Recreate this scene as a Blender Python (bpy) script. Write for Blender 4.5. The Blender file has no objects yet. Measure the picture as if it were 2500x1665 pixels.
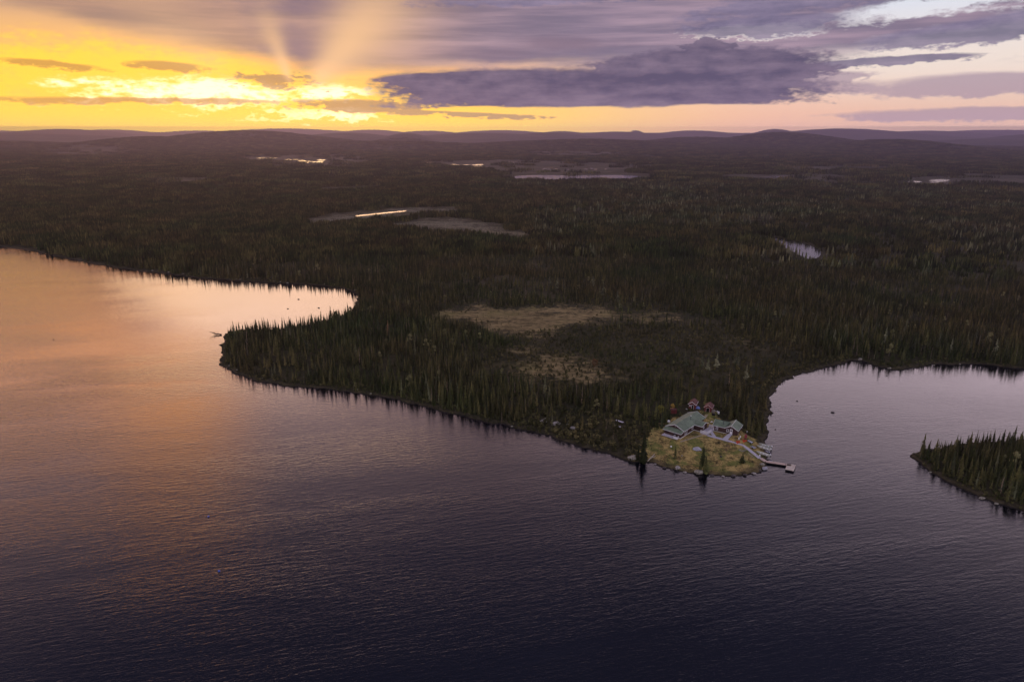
import bpy, math, random
import numpy as np
from mathutils import Vector, Matrix
random.seed(7); RNG = np.random.default_rng(11)
sc = bpy.context.scene

# ------------------------------------------------------------------ camera
H = 110.0; F = 1667.0; YH = 328.0
PITCH = math.atan((832.5-YH)/F)
cam_d = bpy.data.cameras.new('camera'); cam = bpy.data.objects.new('camera', cam_d)
sc.collection.objects.link(cam); sc.camera = cam
cam_d.sensor_width = 36.0; cam_d.lens = 36.0*F/2500.0
cam_d.clip_start = 1.0; cam_d.clip_end = 150000.0
cam.location = (0, 0, H); cam.rotation_euler = (math.pi/2-PITCH, 0, 0)

# ------------------------------------------------------------------ exposure / render
sc.view_settings.view_transform = 'Standard'; sc.view_settings.look = 'None'
sc.view_settings.exposure = 0.0; sc.view_settings.gamma = 1.0
sc.cycles.use_denoising = True
sc.cycles.use_adaptive_sampling = True; sc.cycles.adaptive_threshold = 0.02
sc.cycles.max_bounces = 4; sc.cycles.diffuse_bounces = 2; sc.cycles.glossy_bounces = 2
sc.cycles.transmission_bounces = 1; sc.cycles.volume_bounces = 0
sc.cycles.caustics_reflective = False; sc.cycles.caustics_refractive = False

# ------------------------------------------------------------------ node helper
class S:
    def __init__(s, nt, sock): s.nt = nt; s.s = sock
    def _m(s, op, b=None, c=None, clamp=False):
        n = s.nt.nodes.new('ShaderNodeMath'); n.operation = op; n.use_clamp = clamp
        for i, v in enumerate((s, b, c)):
            if v is None: continue
            if isinstance(v, S): s.nt.links.new(v.s, n.inputs[i])
            else: n.inputs[i].default_value = v
        return S(s.nt, n.outputs[0])
    def __add__(s, o): return s._m('ADD', o)
    __radd__ = __add__
    def __sub__(s, o): return s._m('SUBTRACT', o)
    def __rsub__(s, o): return (s*-1)+o
    def __mul__(s, o): return s._m('MULTIPLY', o)
    __rmul__ = __mul__
    def __truediv__(s, o): return s._m('DIVIDE', o)
    def clamp(s): return s._m('ADD', 0.0, clamp=True)
    def max(s, o): return s._m('MAXIMUM', o)
    def min(s, o): return s._m('MINIMUM', o)
    def pow(s, o): return s._m('POWER', o)
    def exp(s): return s._m('EXPONENT')
    def abs(s): return s._m('ABSOLUTE')
    def sqrt(s): return s._m('SQRT')
    def sm(s, a, b):                       # smoothstep a -> b (b may be below a)
        inv = b < a
        n = s.nt.nodes.new('ShaderNodeMapRange'); n.interpolation_type = 'SMOOTHSTEP'
        s.nt.links.new(s.s, n.inputs[0])
        lo, hi = (b, a) if inv else (a, b)
        n.inputs[1].default_value = lo; n.inputs[2].default_value = hi
        n.inputs[3].default_value = 1.0 if inv else 0.0; n.inputs[4].default_value = 0.0 if inv else 1.0
        return S(s.nt, n.outputs[0])
def comb(nt, x, y, z):
    n = nt.nodes.new('ShaderNodeCombineXYZ')
    for i, v in enumerate((x, y, z)):
        if isinstance(v, S): nt.links.new(v.s, n.inputs[i])
        else: n.inputs[i].default_value = v
    return S(nt, n.outputs[0])
def noise(nt, vec, scale, detail=4, rough=0.5, dist=0.0):
    n = nt.nodes.new('ShaderNodeTexNoise'); n.inputs['Scale'].default_value = scale
    n.inputs['Detail'].default_value = detail; n.inputs['Roughness'].default_value = rough
    n.inputs['Distortion'].default_value = dist
    if vec is not None: nt.links.new(vec.s, n.inputs['Vector'])
    return S(nt, n.outputs['Fac'])
def mix(nt, f, a, b):
    n = nt.nodes.new('ShaderNodeMix'); n.data_type = 'RGBA'
    for k, v in ((0, f), (6, a), (7, b)):
        if isinstance(v, S): nt.links.new(v.s, n.inputs[k])
        elif k == 0: n.inputs[0].default_value = v
        else: n.inputs[k].default_value = (*v, 1.0)
    return S(nt, n.outputs[2])
def cmul(nt, a, b, op='MULTIPLY'):
    n = nt.nodes.new('ShaderNodeVectorMath'); n.operation = op
    for k, v in enumerate((a, b)):
        if isinstance(v, S): nt.links.new(v.s, n.inputs[k])
        else: n.inputs[k].default_value = v if isinstance(v, tuple) else (v, v, v)
    return S(nt, n.outputs[0])

# ------------------------------------------------------------------ sky
SUN_AZ, SUN_EL = -16.6, 2.0
w = bpy.data.worlds.new('World'); sc.world = w; w.use_nodes = True
nt = w.node_tree; nt.nodes.clear()
out = nt.nodes.new('ShaderNodeOutputWorld')
tc = nt.nodes.new('ShaderNodeTexCoord'); sx = nt.nodes.new('ShaderNodeSeparateXYZ')
nt.links.new(tc.outputs['Generated'], sx.inputs[0])
dx, dy, dz = (S(nt, sx.outputs[i]) for i in range(3))
A = dx._m('ARCTAN2', dy)*57.2958
E_ = dz._m('ARCSINE')*57.2958
nv = comb(nt, A*0.10, E_*0.42, 0.0)
n1 = noise(nt, nv, 1.0, 6, 0.55)
n2 = noise(nt, comb(nt, A*0.045, E_*0.16, 3.7), 1.0, 4, 0.5)
n3 = noise(nt, comb(nt, A*0.07, E_*1.1, 9.1), 1.0, 5, 0.6)
n4 = noise(nt, comb(nt, A*0.45, E_*1.3, 5.0), 1.0, 5, 0.6)
n5 = noise(nt, comb(nt, A*1.3, E_*3.6, 2.0), 1.0, 4, 0.6); c5 = n5-0.5
c1 = n1-0.5; c2 = n2-0.5; c3 = n3-0.5; c4 = n4-0.5
def ell(a0, e0, ra, re, slope=0.0, k1=0.9, k2=0.5):
    """signed field of an elongated cloud: >0 inside, broken up by noise"""
    da = (A-a0+c1*4.0)/ra
    de = (E_-e0-(A-a0)*slope+c4*0.6+c2*0.8+c5*0.42)/re
    return 1.0-(da*da+de*de).sqrt()+c1*(k1*1.9)+c4*(k2*2.6)+c5*(k2*2.0)
SKY = []
# clear air behind the clouds
glow = ((A+20.0)/26.0); glow = (glow*glow*-1.0).exp()
left = A.sm(22, -8)
lowc = mix(nt, left, (0.88, 0.50, 0.33), (1.05, 0.70, 0.035))
lowc = mix(nt, A.sm(14, 34), lowc, (0.78, 0.50, 0.36))
midc = mix(nt, left, (0.84, 0.72, 0.64), (1.0, 0.52, 0.13))
hic = mix(nt, left, (0.70, 0.74, 0.84), (0.60, 0.36, 0.25))
col = mix(nt, E_.sm(1.0, 5.0), lowc, midc)
col = mix(nt, E_.sm(4.5, 9.5), col, hic)
# white heart of the sunset
core = ell(-23.0, 2.75, 10.5, 1.25, 0.0, 0.6, 0.7).max(ell(-14.2, 3.0, 5.0, 0.9, 0.0, 0.7, 0.9)).sm(0.0, 0.75)
core2 = ell(-14.5, 1.45, 6.0, 0.55, 0.0, 0.6, 1.2).sm(0.1, 0.6)
col = mix(nt, core.max(core2), col, (1.7, 1.45, 0.80))
yel = ell(-27, 3.7, 26, 2.9, -0.045, 0.9, 0.5).sm(0.0, 0.7)
col = mix(nt, yel*(1.0-core)*0.85, col, (1.10, 0.72, 0.03))
# thin low streaks in front of the bright band
wm = mix(nt, A.sm(-34, -5), (0.60, 0.26, 0.05), (0.34, 0.19, 0.12))
st = ell(-26.5, 2.25, 10.5, 0.27, 0.0, 0.5, 0.45).max(ell(-32.0, 4.3, 3.8, 0.28, -0.06, 0.4, 0.4)).max(
     ell(-24.8, 4.5, 2.7, 0.36, -0.03, 0.5, 0.5)).max(ell(-17.5, 3.7, 2.2, 0.7, 0.0, 0.9, 1.3)).max(
     ell(-11.5, 2.15, 6.5, 0.50, 0.0, 0.7, 1.0)).max(ell(-5.0, 1.55, 10.0, 0.22, -0.03, 0.7, 0.9))
col = mix(nt, st.sm(-0.05, 0.45)*0.78, col, wm)
# veil of high cloud over everything above the bright band
veil_edge = E_-(4.2+(A*-1.0-16.0).max(0.0)*0.17)+c1*2.6+c2*3.0
gap = ell(31, 8.6, 15, 1.15, 0.11, 0.9, 0.25).max(ell(34, 5.6, 13, 1.6, 0.05, 0.8, 0.25)).max(
      ell(18.5, 7.1, 4.6, 0.55, 0.01, 0.9, 0.8)).max(ell(22, 3.2, 6, 0.9, 0.05, 0.9, 0.8)).max(ell(24, 12.0, 8, 0.7, -0.02, 0.8, 0.5))
veil = veil_edge.sm(-0.3, 1.6)*(1.0-gap.sm(-0.05, 0.42))
vdark = mix(nt, A.sm(-30, 6), (0.30, 0.195, 0.165), (0.185, 0.155, 0.225))
vlite = mix(nt, A.sm(-34, 8), (0.52, 0.30, 0.19), (0.40, 0.29, 0.36))
vt = (c3*2.6+c2*2.0+0.5)
veilc = mix(nt, vt.sm(0.12, 1.15), vdark, vlite)
# warm light spilled on the veil near the sun
sd_ = ((A-SUN_AZ)*(A-SUN_AZ)*0.30+(E_-1.5)*(E_-1.5)).sqrt()
veilc = mix(nt, sd_.sm(9.5, 2.5)*0.35, veilc, (0.95, 0.52, 0.20))
col = mix(nt, veil, col, veilc)
# dim purple patches in the veil (upper middle)
dk = ell(-14.5, 10.2, 10.5, 2.2, 0.0, 1.3, 0.2).max(ell(-16.0, 6.0, 5.0, 3.0, 0.0, 0.9, 0.2)*0.8).max(ell(4, 6.6, 8, 0.8, 0.0, 1.2, 0.3)*0.8).max(ell(-1, 6.0, 7, 1.0, 0.03, 1.2, 0.2)*0.7)
col = mix(nt, dk.sm(-0.1, 0.9)*0.70, col, (0.20, 0.145, 0.20))
# sun rays fanning out of the gap
ra_ = (A-SUN_AZ); re_ = (E_-2.3)
th = ra_._m('ARCTAN2', re_)*57.2958+c2*5.0
rr = (ra_*ra_+re_*re_).sqrt()
b1 = ((th+15.0)/9.0); b1 = (b1*b1*-1.0).exp()*rr.sm(0.8, 2.4)*rr.sm(8.5, 2.5)
b2 = ((th-45.0)/18.0); b2 = (b2*b2*-1.0).exp()*rr.sm(1.0, 3.0)*rr.sm(17.0, 5.0)
b3 = ((th+62.0)/12.0); b3 = (b3*b3*-1.0).exp()*rr.sm(4.0, 7.0)*rr.sm(17.0, 7.0)*0.35
ray = (b1*0.8).max(b2*0.95).max(b3).clamp()
col = mix(nt, ray, col, (0.88, 0.53, 0.27))
# the big purple bank right of the sun and its ragged neighbours
bank = ell(5.5, 3.25, 19.5, 1.9, -0.012, 0.28, 0.18).max(ell(14.5, 4.6, 10.5, 1.75, 0.02, 0.35, 0.28)).max(ell(-3, 4.2, 9.5, 0.65, 0.03, 0.3, 0.2)).max(ell(14.6, 5.75, 2.6, 1.0, 0.10, 0.5, 0.9))
bank = bank.min((E_-2.0+c1*0.9+c4*0.25-(A-8)*0.004)*1.2)
bm = bank.sm(-0.03, 0.22)
bankc = mix(nt, (c3*1.7+c4*2.2+c1*1.8+0.42).clamp(), (0.072, 0.066, 0.125), (0.20, 0.155, 0.22))
rt = ell(27.5, 9.6, 14.5, 1.35, 0.085, 0.6, 0.25).max(ell(33.0, 6.5, 10.5, 0.85, 0.085, 0.55, 0.25)).max(ell(27.0, 4.75, 6.5, 0.36, 0.03, 0.5, 0.25)).max(
     ell(20, 7.6, 6.0, 0.9, 0.04, 0.9, 0.4)).max(ell(6.0, 9.8, 13.0, 0.5, 0.03, 1.2, 0.3)*0.6)
rtc = mix(nt, (c3*2.0+c4*1.6+0.42).clamp(), (0.115, 0.11, 0.195), (0.29, 0.24, 0.35))
col = mix(nt, rt.sm(0.0, 0.30)*0.92, col, rtc)
lowr = ell(34, 3.05, 13.5, 0.85, 0.0, 0.5, 0.2).max(ell(34, 1.25, 14, 0.50, 0.0, 0.5, 0.2)).max(ell(22, 3.7, 6, 0.5, 0.05, 0.9, 0.4))
col = mix(nt, lowr.sm(0.0, 0.4)*0.75, col, (0.34, 0.25, 0.32))
col = mix(nt, bm, col, bankc)
# unseen sky above frame and behind camera, brightened to light water and land
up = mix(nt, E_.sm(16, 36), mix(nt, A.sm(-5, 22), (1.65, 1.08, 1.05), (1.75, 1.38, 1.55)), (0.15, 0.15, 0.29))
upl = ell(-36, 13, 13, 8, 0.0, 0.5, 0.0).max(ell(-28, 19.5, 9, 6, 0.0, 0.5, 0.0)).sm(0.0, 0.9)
up = mix(nt, upl, up, (3.5, 1.45, 0.50))  # orange glow added out of frame to colour the lake's reflection
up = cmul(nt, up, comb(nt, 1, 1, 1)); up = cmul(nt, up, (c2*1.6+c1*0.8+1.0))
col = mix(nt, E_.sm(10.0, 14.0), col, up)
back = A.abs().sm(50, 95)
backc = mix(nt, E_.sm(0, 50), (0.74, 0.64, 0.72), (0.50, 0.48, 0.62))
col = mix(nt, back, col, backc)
col = mix(nt, E_.sm(-0.2, -3.0), col, (0.10, 0.07, 0.06))
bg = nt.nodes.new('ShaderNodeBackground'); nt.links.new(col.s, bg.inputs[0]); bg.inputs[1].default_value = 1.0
nis = nt.nodes.new('ShaderNodeTexSky'); nis.sky_type = 'NISHITA'; nis.sun_disc = False
nis.sun_elevation = math.radians(SUN_EL); nis.sun_rotation = math.radians(SUN_AZ)
bgn = nt.nodes.new('ShaderNodeBackground'); thr = (1.0-veil*0.92)*(1.0-bm)*(1.0-lowr.sm(0.0, 0.4)*0.7)*(1.0-st.sm(-0.05, 0.35)*0.7)*E_.sm(14.0, 6.0)
nc = cmul(nt, cmul(nt, S(nt, nis.outputs[0]), (0.20, 0.19, 0.07)), thr)
nt.links.new(nc.s, bgn.inputs[0]); bgn.inputs[1].default_value = 0.05
comp = (dz.max(0.0098).pow(-1.0)*(230.0*7.6e-5)).exp()
col = cmul(nt, col, comp)
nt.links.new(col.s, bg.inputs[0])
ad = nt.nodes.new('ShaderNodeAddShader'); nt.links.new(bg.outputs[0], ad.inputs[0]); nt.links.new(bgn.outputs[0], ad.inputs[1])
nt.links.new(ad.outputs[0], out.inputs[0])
w.cycles.sampling_method = 'MANUAL'; w.cycles.sample_map_resolution = 512

sun_d = bpy.data.lights.new('sun', 'SUN'); sun = bpy.data.objects.new('sun', sun_d); sc.collection.objects.link(sun)
sun_d.energy = 0.55; sun_d.angle = math.radians(30); sun_d.color = (1.0, 0.62, 0.34)
a_, e_ = math.radians(SUN_AZ), math.radians(3.0)
sdir = Vector((math.sin(a_)*math.cos(e_), math.cos(a_)*math.cos(e_), math.sin(e_)))
sun.rotation_euler = (-sdir).to_track_quat('-Z', 'Y').to_euler()

# ------------------------------------------------------------------ photo measurements -> ground metres
V = 2500/2354.0
def G(x, y, z=0.0):
    dx_ = (x-1250)/F; dy_ = -(y-832.5)/F
    d = (dx_, math.cos(PITCH)+dy_*math.sin(PITCH), -math.sin(PITCH)+dy_*math.cos(PITCH))
    t = (H-z)/-d[2]
    return (d[0]*t, d[1]*t)
def GV(pts, z=0.0): return np.array([G(x*V, y*V, z) for x, y in pts])
def GF(pts, z=0.0): return np.array([G(x, y, z) for x, y in pts])
Z1 = lambda X, Y: (1580+X/5.8875, 950+Y/5.8875)
Z2 = lambda X, Y: (1600+X/9.8125, 960+Y/9.8125)
Z3 = lambda X, Y: (1760+X/11.775, 1040+Y/11.775)

def densify(p, it=2):
    for _ in range(it):
        q = np.roll(p, -1, 0); a = p*.75+q*.25; b = p*.25+q*.75
        p = np.stack([a, b], 1).reshape(-1, 2)
    return p
shoreA = GV([(-420, 540), (-150, 556), (0, 568), (60, 574), (130, 590), (200, 604), (290, 620), (400, 633), (500, 643), (600, 650), (700, 655), (770, 661), (812, 670)])
shoreB = GF([(872, 722), (868, 748), (830, 776), (750, 796), (680, 806), (600, 808), (560, 808), (545, 818), (539, 840), (536, 875), (545, 896), (565, 910), (620, 930), (700, 945),
    (800, 952), (900, 964), (1000, 985), (1100, 1010), (1180, 1030), (1249, 1043), (1326, 1062), (1369, 1078), (1454, 1102), (1528, 1125), (1547, 1131), (1581, 1128), (1615, 1140), (1648, 1149), (1699, 1159),
    (1750, 1163), (1809, 1163), (1845, 1156), (1862, 1145), (1868, 1132), (1870, 1118), (1874, 1106), (1873, 1088), (1874, 1075), (1878, 1040), (1881, 1006), (1884, 980), (1888, 955), (1898, 940), (1942, 921), (1972, 909), (2034, 893), (2064, 884),
    (2095, 880), (2116, 886), (2156, 900), (2175, 904), (2217, 902), (2257, 897), (2285, 890), (2340, 891), (2386, 890), (2432, 895), (2500, 903), (2700, 925), (3100, 975)])
big = 60000.0
main_land = np.vstack([[[-big, shoreA[0, 1]+2000]], densify(np.vstack([shoreA, shoreB]), 1)[:-2], [[big, 300]], [[big, big]], [[-big, big]]])
isle = densify(GF([(2217, 1116), (2236, 1122), (2257, 1144), (2291, 1166), (2340, 1187), (2395, 1218), (2432, 1232), (2500, 1249), (2650, 1290), (2900, 1330), (3100, 1250), (2900, 1110), (2650, 1080), (2500, 1080), (2400, 1078), (2330, 1084), (2270, 1098), (2235, 1108)]), 2)

def psd(P, poly, chunk=60000):
    """signed distance to polygon (positive inside)"""
    a = poly; b = np.roll(poly, -1, 0); o = np.empty(len(P))
    ab = b-a; L2 = (ab**2).sum(1)+1e-9
    for i in range(0, len(P), chunk):
        p = P[i:i+chunk]; px = p[:, 0:1]; py = p[:, 1:2]
        t = np.clip(((px-a[:, 0])*ab[:, 0]+(py-a[:, 1])*ab[:, 1])/L2, 0, 1)
        d = ((px-a[:, 0]-t*ab[:, 0])**2+(py-a[:, 1]-t*ab[:, 1])**2).min(1)**.5
        c = ((a[:, 1] > py) != (b[:, 1] > py)) & (px < ab[:, 0]*(py-a[:, 1])/np.where(ab[:, 1] == 0, 1e-9, ab[:, 1])+a[:, 0])
        o[i:i+chunk] = np.where(c.sum(1) % 2 == 1, d, -d)
    return o
def vn(P, s, seed=0):
    """smooth value noise, 0..1"""
    x = P[:, 0]/s+seed*17.3; y = P[:, 1]/s+seed*9.7
    xi = np.floor(x).astype(np.int64); yi = np.floor(y).astype(np.int64); fx = x-xi; fy = y-yi
    fx = fx*fx*(3-2*fx); fy = fy*fy*(3-2*fy)
    def h(i, j):
        n = (i*374761393+j*668265263+seed*1274126177) & 0x7fffffff
        n = ((n ^ (n >> 13))*1274126177) & 0x7fffffff
        return ((n ^ (n >> 16)) & 0xffff)/65535.0
    return (h(xi, yi)*(1-fx)+h(xi+1, yi)*fx)*(1-fy)+(h(xi, yi+1)*(1-fx)+h(xi+1, yi+1)*fx)*fy
def fb(P, s, seed=0, o=3):
    v = 0; a = 1; t = 0
    for k in range(o): v = v+vn(P, s/2**k, seed+k)*a; t += a; a *= .5
    return v/t

BOGS = [  # (view-pixel polygon)
 [(1030, 724), (1090, 708), (1180, 700), (1290, 698), (1400, 706), (1480, 715), (1560, 728), (1470, 737), (1390, 740), (1330, 750), (1290, 768), (1230, 778), (1165, 772), (1130, 758), (1080, 744)],
 [(1140, 802), (1220, 786), (1300, 796), (1350, 812), (1390, 838), (1424, 868), (1405, 894), (1330, 894), (1270, 888), (1200, 876), (1150, 848)],
 [(700, 505), (760, 490), (850, 483), (950, 477), (1040, 478), (1065, 487), (970, 491), (930, 500), (850, 508), (780, 513), (715, 515)],
 [(895, 515), (960, 503), (1060, 503), (1130, 513), (1180, 530), (1240, 550), (1150, 547), (1060, 534), (980, 526)],
 [(690, 434), (780, 430), (890, 426), (870, 434), (780, 441), (720, 444)],
 [(540, 362), (620, 357), (760, 356), (840, 361), (830, 382), (740, 388), (640, 378)],
 [(950, 374), (1040, 369), (1200, 369), (1400, 376), (1480, 385), (1470, 400), (1300, 403), (1170, 404), (1080, 388)],
 [(1560, 402), (1700, 401), (1900, 402), (1950, 410), (1850, 418), (1700, 415)],
 [(2040, 418), (2090, 407), (2250, 402), (2420, 406), (2420, 432), (2250, 427), (2120, 424)],
 [(80, 350), (200, 345), (330, 349), (310, 356), (150, 357)],
 [(320, 416), (400, 410), (480, 412), (470, 419), (390, 423)],
 [(1180, 352), (1300, 349), (1420, 353), (1400, 358), (1250, 359)],
 [(1750, 385), (1900, 381), (2050, 385), (2020, 390), (1850, 391)],
 [(520, 428), (545, 425), (560, 429), (545, 432)],
]
BOGS = [GV(b, 3.4) for b in BOGS]
def blob(x0, x1, y0, y1, tilt=0.0, n=22, seed=0, rag=0.25):
    r = random.Random(seed); cx, cy, hx, hy = (x0+x1)/2, (y0+y1)/2, (x1-x0)/2, (y1-y0)/2
    o = []
    for i in range(n):
        t = 2*math.pi*i/n; k = 1+r.uniform(-rag, rag)
        o.append((cx+math.cos(t)*hx*k, cy+math.sin(t)*hy*k+math.cos(t)*hx*tilt))
    return o
PONDS = []
def ponds(x0, x1, y0, y1, n, seed, w_=(3, 14), h_=(0.35, 0.9)):
    r = random.Random(seed)
    for i in range(n):
        cx = r.uniform(x0, x1); cy = r.uniform(y0, y1); a = r.uniform(*w_); b = r.uniform(*h_)*1.5
        PONDS.append(blob(cx-a, cx+a, cy-b, cy+b, 0, 12, seed*100+i))
ponds(597, 642, 363.2, 366, 5, 1); ponds(660, 742, 367, 374.5, 13, 2, (4, 12), (.5, 1.1)); ponds(968, 1004, 373.5, 378.5, 4, 3, (3, 8)); ponds(1030, 1112, 378.5, 383.5, 8, 4)
ponds(1150, 1192, 370.5, 374, 4, 5, (2, 6)); ponds(1250, 1400, 386, 391, 12, 6, (2, 6), (.3, .5)); ponds(1765, 1812, 404.5, 412, 6, 7, (6, 15), (.5, 1.2))
ponds(1690, 1760, 405, 410, 5, 8, (2, 5), (.3, .5)); ponds(1608, 1632, 384, 386, 4, 9, (2, 4), (.3, .5)); ponds(1975, 2002, 388, 390, 5, 10, (2, 5), (.3, .6))
ponds(2085, 2182, 389, 391.5, 8, 12, (2, 6), (.3, .5)); ponds(2090, 2160, 416, 420.5, 7, 13, (3, 10), (.4, .8)); ponds(2150, 2212, 412.5, 418, 5, 14, (8, 20), (.7, 1.3))
ponds(820, 930, 485, 497, 0, 15); ponds(1920, 1960, 410, 412, 3, 16, (2, 5), (.3, .6))
for i in range(11):
    t = i/10; cx = 828+t*95; cy = 496-t*9.5
    PONDS.append(blob(cx-12, cx+10, cy-1.6, cy+1.5, -0.12, 14, 500+i, .35))
PONDS.append([(1172, 405), (1240, 402.6), (1310, 403.4), (1400, 402.6), (1475, 404), (1470, 413), (1400, 415), (1290, 415), (1190, 415)])
PONDS.append([(1750, 544), (1800, 548), (1850, 559), (1886, 574), (1888, 588), (1870, 598), (1850, 594), (1832, 583), (1805, 570), (1775, 557)])
PONDS = [GV(p, 3.5) for p in PONDS]
LAWN = GF([(1532, 1126), (1562, 1090), (1580, 1064), (1592, 1054), (1622, 1040), (1640, 1012), (1668, 992), (1735, 985), (1770, 1008), (1800, 1030), (1846, 1056), (1885, 1080), (1890, 1130), (1862, 1158), (1750, 1168), (1650, 1160)], 2.5)
LAWNC = GF([(1532, 1126), (1562, 1095), (1580, 1070), (1592, 1054), (1640, 1030), (1700, 1012), (1745, 1008), (1770, 1040), (1810, 1052), (1850, 1072), (1885, 1088), (1890, 1130), (1862, 1158), (1750, 1168), (1650, 1160)], 2.5)
BUSHY = GF([(1290, 1005), (1400, 1000), (1500, 1016), (1592, 1050), (1560, 1092), (1532, 1126), (1440, 1100), (1330, 1064), (1270, 1040)], 2.0)

# hills: (view x, top y, half width px, distance m, depth factor)
def hill(vx, ty, hw, D, dep=.13):
    D = D if D < 12000 else 12000+(D-12000)*.6
    x = (vx*V-1250)/F*D/math.cos(PITCH)*1.0
    z = H-D*math.tan(math.radians(0)) + (YH-ty*V)/F*D*1.05
    return (x, D, hw*V/F*D, D*dep, max(z-3, 5))
HILLS = [hill(620, 305, 150, 6200), hill(420, 317, 110, 5600, .1), hill(830, 307.5, 100, 8200), hill(955, 308, 50, 7200, .08), hill(1110, 308, 150, 9000), hill(235, 301, 100, 12500), hill(120, 309, 220, 9000), hill(0, 296.5, 70, 21000),
 hill(330, 299, 60, 24000), hill(520, 301, 70, 22000), hill(700, 296.5, 140, 25000), hill(880, 299, 70, 24000), hill(1000, 300, 80, 20000), hill(1150, 299.5, 110, 22000), hill(1280, 301, 60, 17000), hill(1438, 298.5, 17, 15500, .05), hill(1400, 302, 90, 16000),
 hill(1560, 303, 70, 20000), hill(1250, 308, 90, 9500), hill(1740, 308, 95, 6400), hill(1560, 316, 90, 6800), hill(1985, 323, 85, 4700), hill(1870, 300, 130, 12000), hill(2050, 303.5, 90, 16000), hill(2200, 303, 140, 21000), hill(2335, 308.5, 90, 7600),
 hill(2180, 320, 80, 6800, .1), hill(2500, 303, 120, 9500), hill(-120, 300, 120, 14000), hill(1730, 301, 30, 13000, .08), hill(60, 322, 160, 5800, .1), hill(1330, 322, 180, 5600, .08), hill(900, 326, 200, 5200, .06)]
HILLS = [(x, y, sx_*1.25, sy, a*(.82 if y > 12500 and x < 2500 else 1.0)) for x, y, sx_, sy, a in HILLS]
def hillz(P):
    z = np.zeros(len(P)); m = P[:, 1] > 2500
    Q = P[m]; n = fb(Q, 900, 5, 4); n2_ = fb(Q, 3000, 8, 2)
    h = np.zeros(len(Q))
    for x, y, sx_, sy, a in HILLS:
        g = ((Q[:, 0]-x)/sx_)**2+((Q[:, 1]-y)/sy)**2
        h = np.maximum(h, a*np.exp(-g*.75))
    base = np.clip((Q[:, 1]-3500)/9000, 0, 1)*(30+45*n2_)
    r = np.hypot(Q[:, 0], Q[:, 1])
    base = base+np.clip((r-17000)/5000, 0, 1)*(55+75*fb(Q, 4000, 12, 3))
    z[m] = np.maximum(h+n*6*np.clip((Q[:, 1]-3500)/2000, 0, 1), base)+(np.minimum(h, base)*.25)
    return z
FLAT = [(66, 236, 12, 3.0), (80, 234, 8, 3.0), (73, 258, 4, 3.3), (79.5, 256, 4, 3.3)]
def terrain(P, full=False):
    near = np.hypot(P[:, 0], P[:, 1]) < 2500
    sd = np.full(len(P), 300.0)
    sd[near] = np.maximum(psd(P[near], main_land), psd(P[near], isle))
    n = np.zeros(len(P)); Q = P[near]
    n[near] = (vn(Q, 2.2, 1)-.5)*1.1+(vn(Q, 5.5, 2)-.5)*1.6+(vn(Q, .9, 3)-.5)*.5
    s = sd+n*np.clip(np.hypot(P[:, 0], P[:, 1])/220, .6, 3)
    z = np.where(s > 0, .55*np.tanh(s/1.2), s*.5)
    z = np.maximum(z, -4)
    q = np.clip(s/34, 0, 1); z = z+2.6*q*q*(3-2*q)
    far = np.clip((s-20)/60, 0, 1)
    z = z+(fb(P, 14, 20, 2)-.5)*.7*np.clip(s/10, 0, 1)
    z = z*(1-far)+far*(3.2+(fb(P, 60, 21, 3)-.5)*1.4)
    bog = np.full(len(P), -9999.0)
    r = np.hypot(P[:, 0], P[:, 1]); mb = r < 9000
    for b in BOGS: bog[mb] = np.maximum(bog[mb], psd(P[mb], b, 200000))
    kf = np.clip((r-500)/900, 0, 1); bog = bog+((fb(P, 34, 60, 4)-.5)*(1-kf)+(fb(P, 190, 64, 4)-.5)*kf)*np.clip(r, 200, 2600)*.11
    bw = np.clip(bog/15+.8, 0, 1)
    z = z*(1-bw)+bw*3.35
    for p in PONDS:
        c = p.mean(0); R = np.abs(p-c).max()+40
        m = (np.abs(P-c) < R).all(1)
        if m.any():
            d = psd(P[m], p); k = np.clip(d/4+1, 0, 1); z[m] = z[m]*(1-k)+k*3.35-np.clip(d/3, 0, 1)*.4
    for x, y, R, hz in FLAT:
        k = np.clip(1.5-np.hypot(P[:, 0]-x, P[:, 1]-y)/R, 0, 1); k = k*k*(3-2*k); z = z*(1-k)+hz*k
    z = z+hillz(P)
    return (z, s, bog) if full else z
def tz(x, y): return float(terrain(np.array([[x, y]]))[0])
def PX(x, y, lift=0.0):
    """point on the terrain seen at full-size photo pixel"""
    z = 1.5
    for _ in range(6): gx, gy = G(x, y, z+lift); z = .5*z+.5*tz(gx, gy)
    gx, gy = G(x, y, z+lift); return Vector((gx, gy, tz(gx, gy)))

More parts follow.
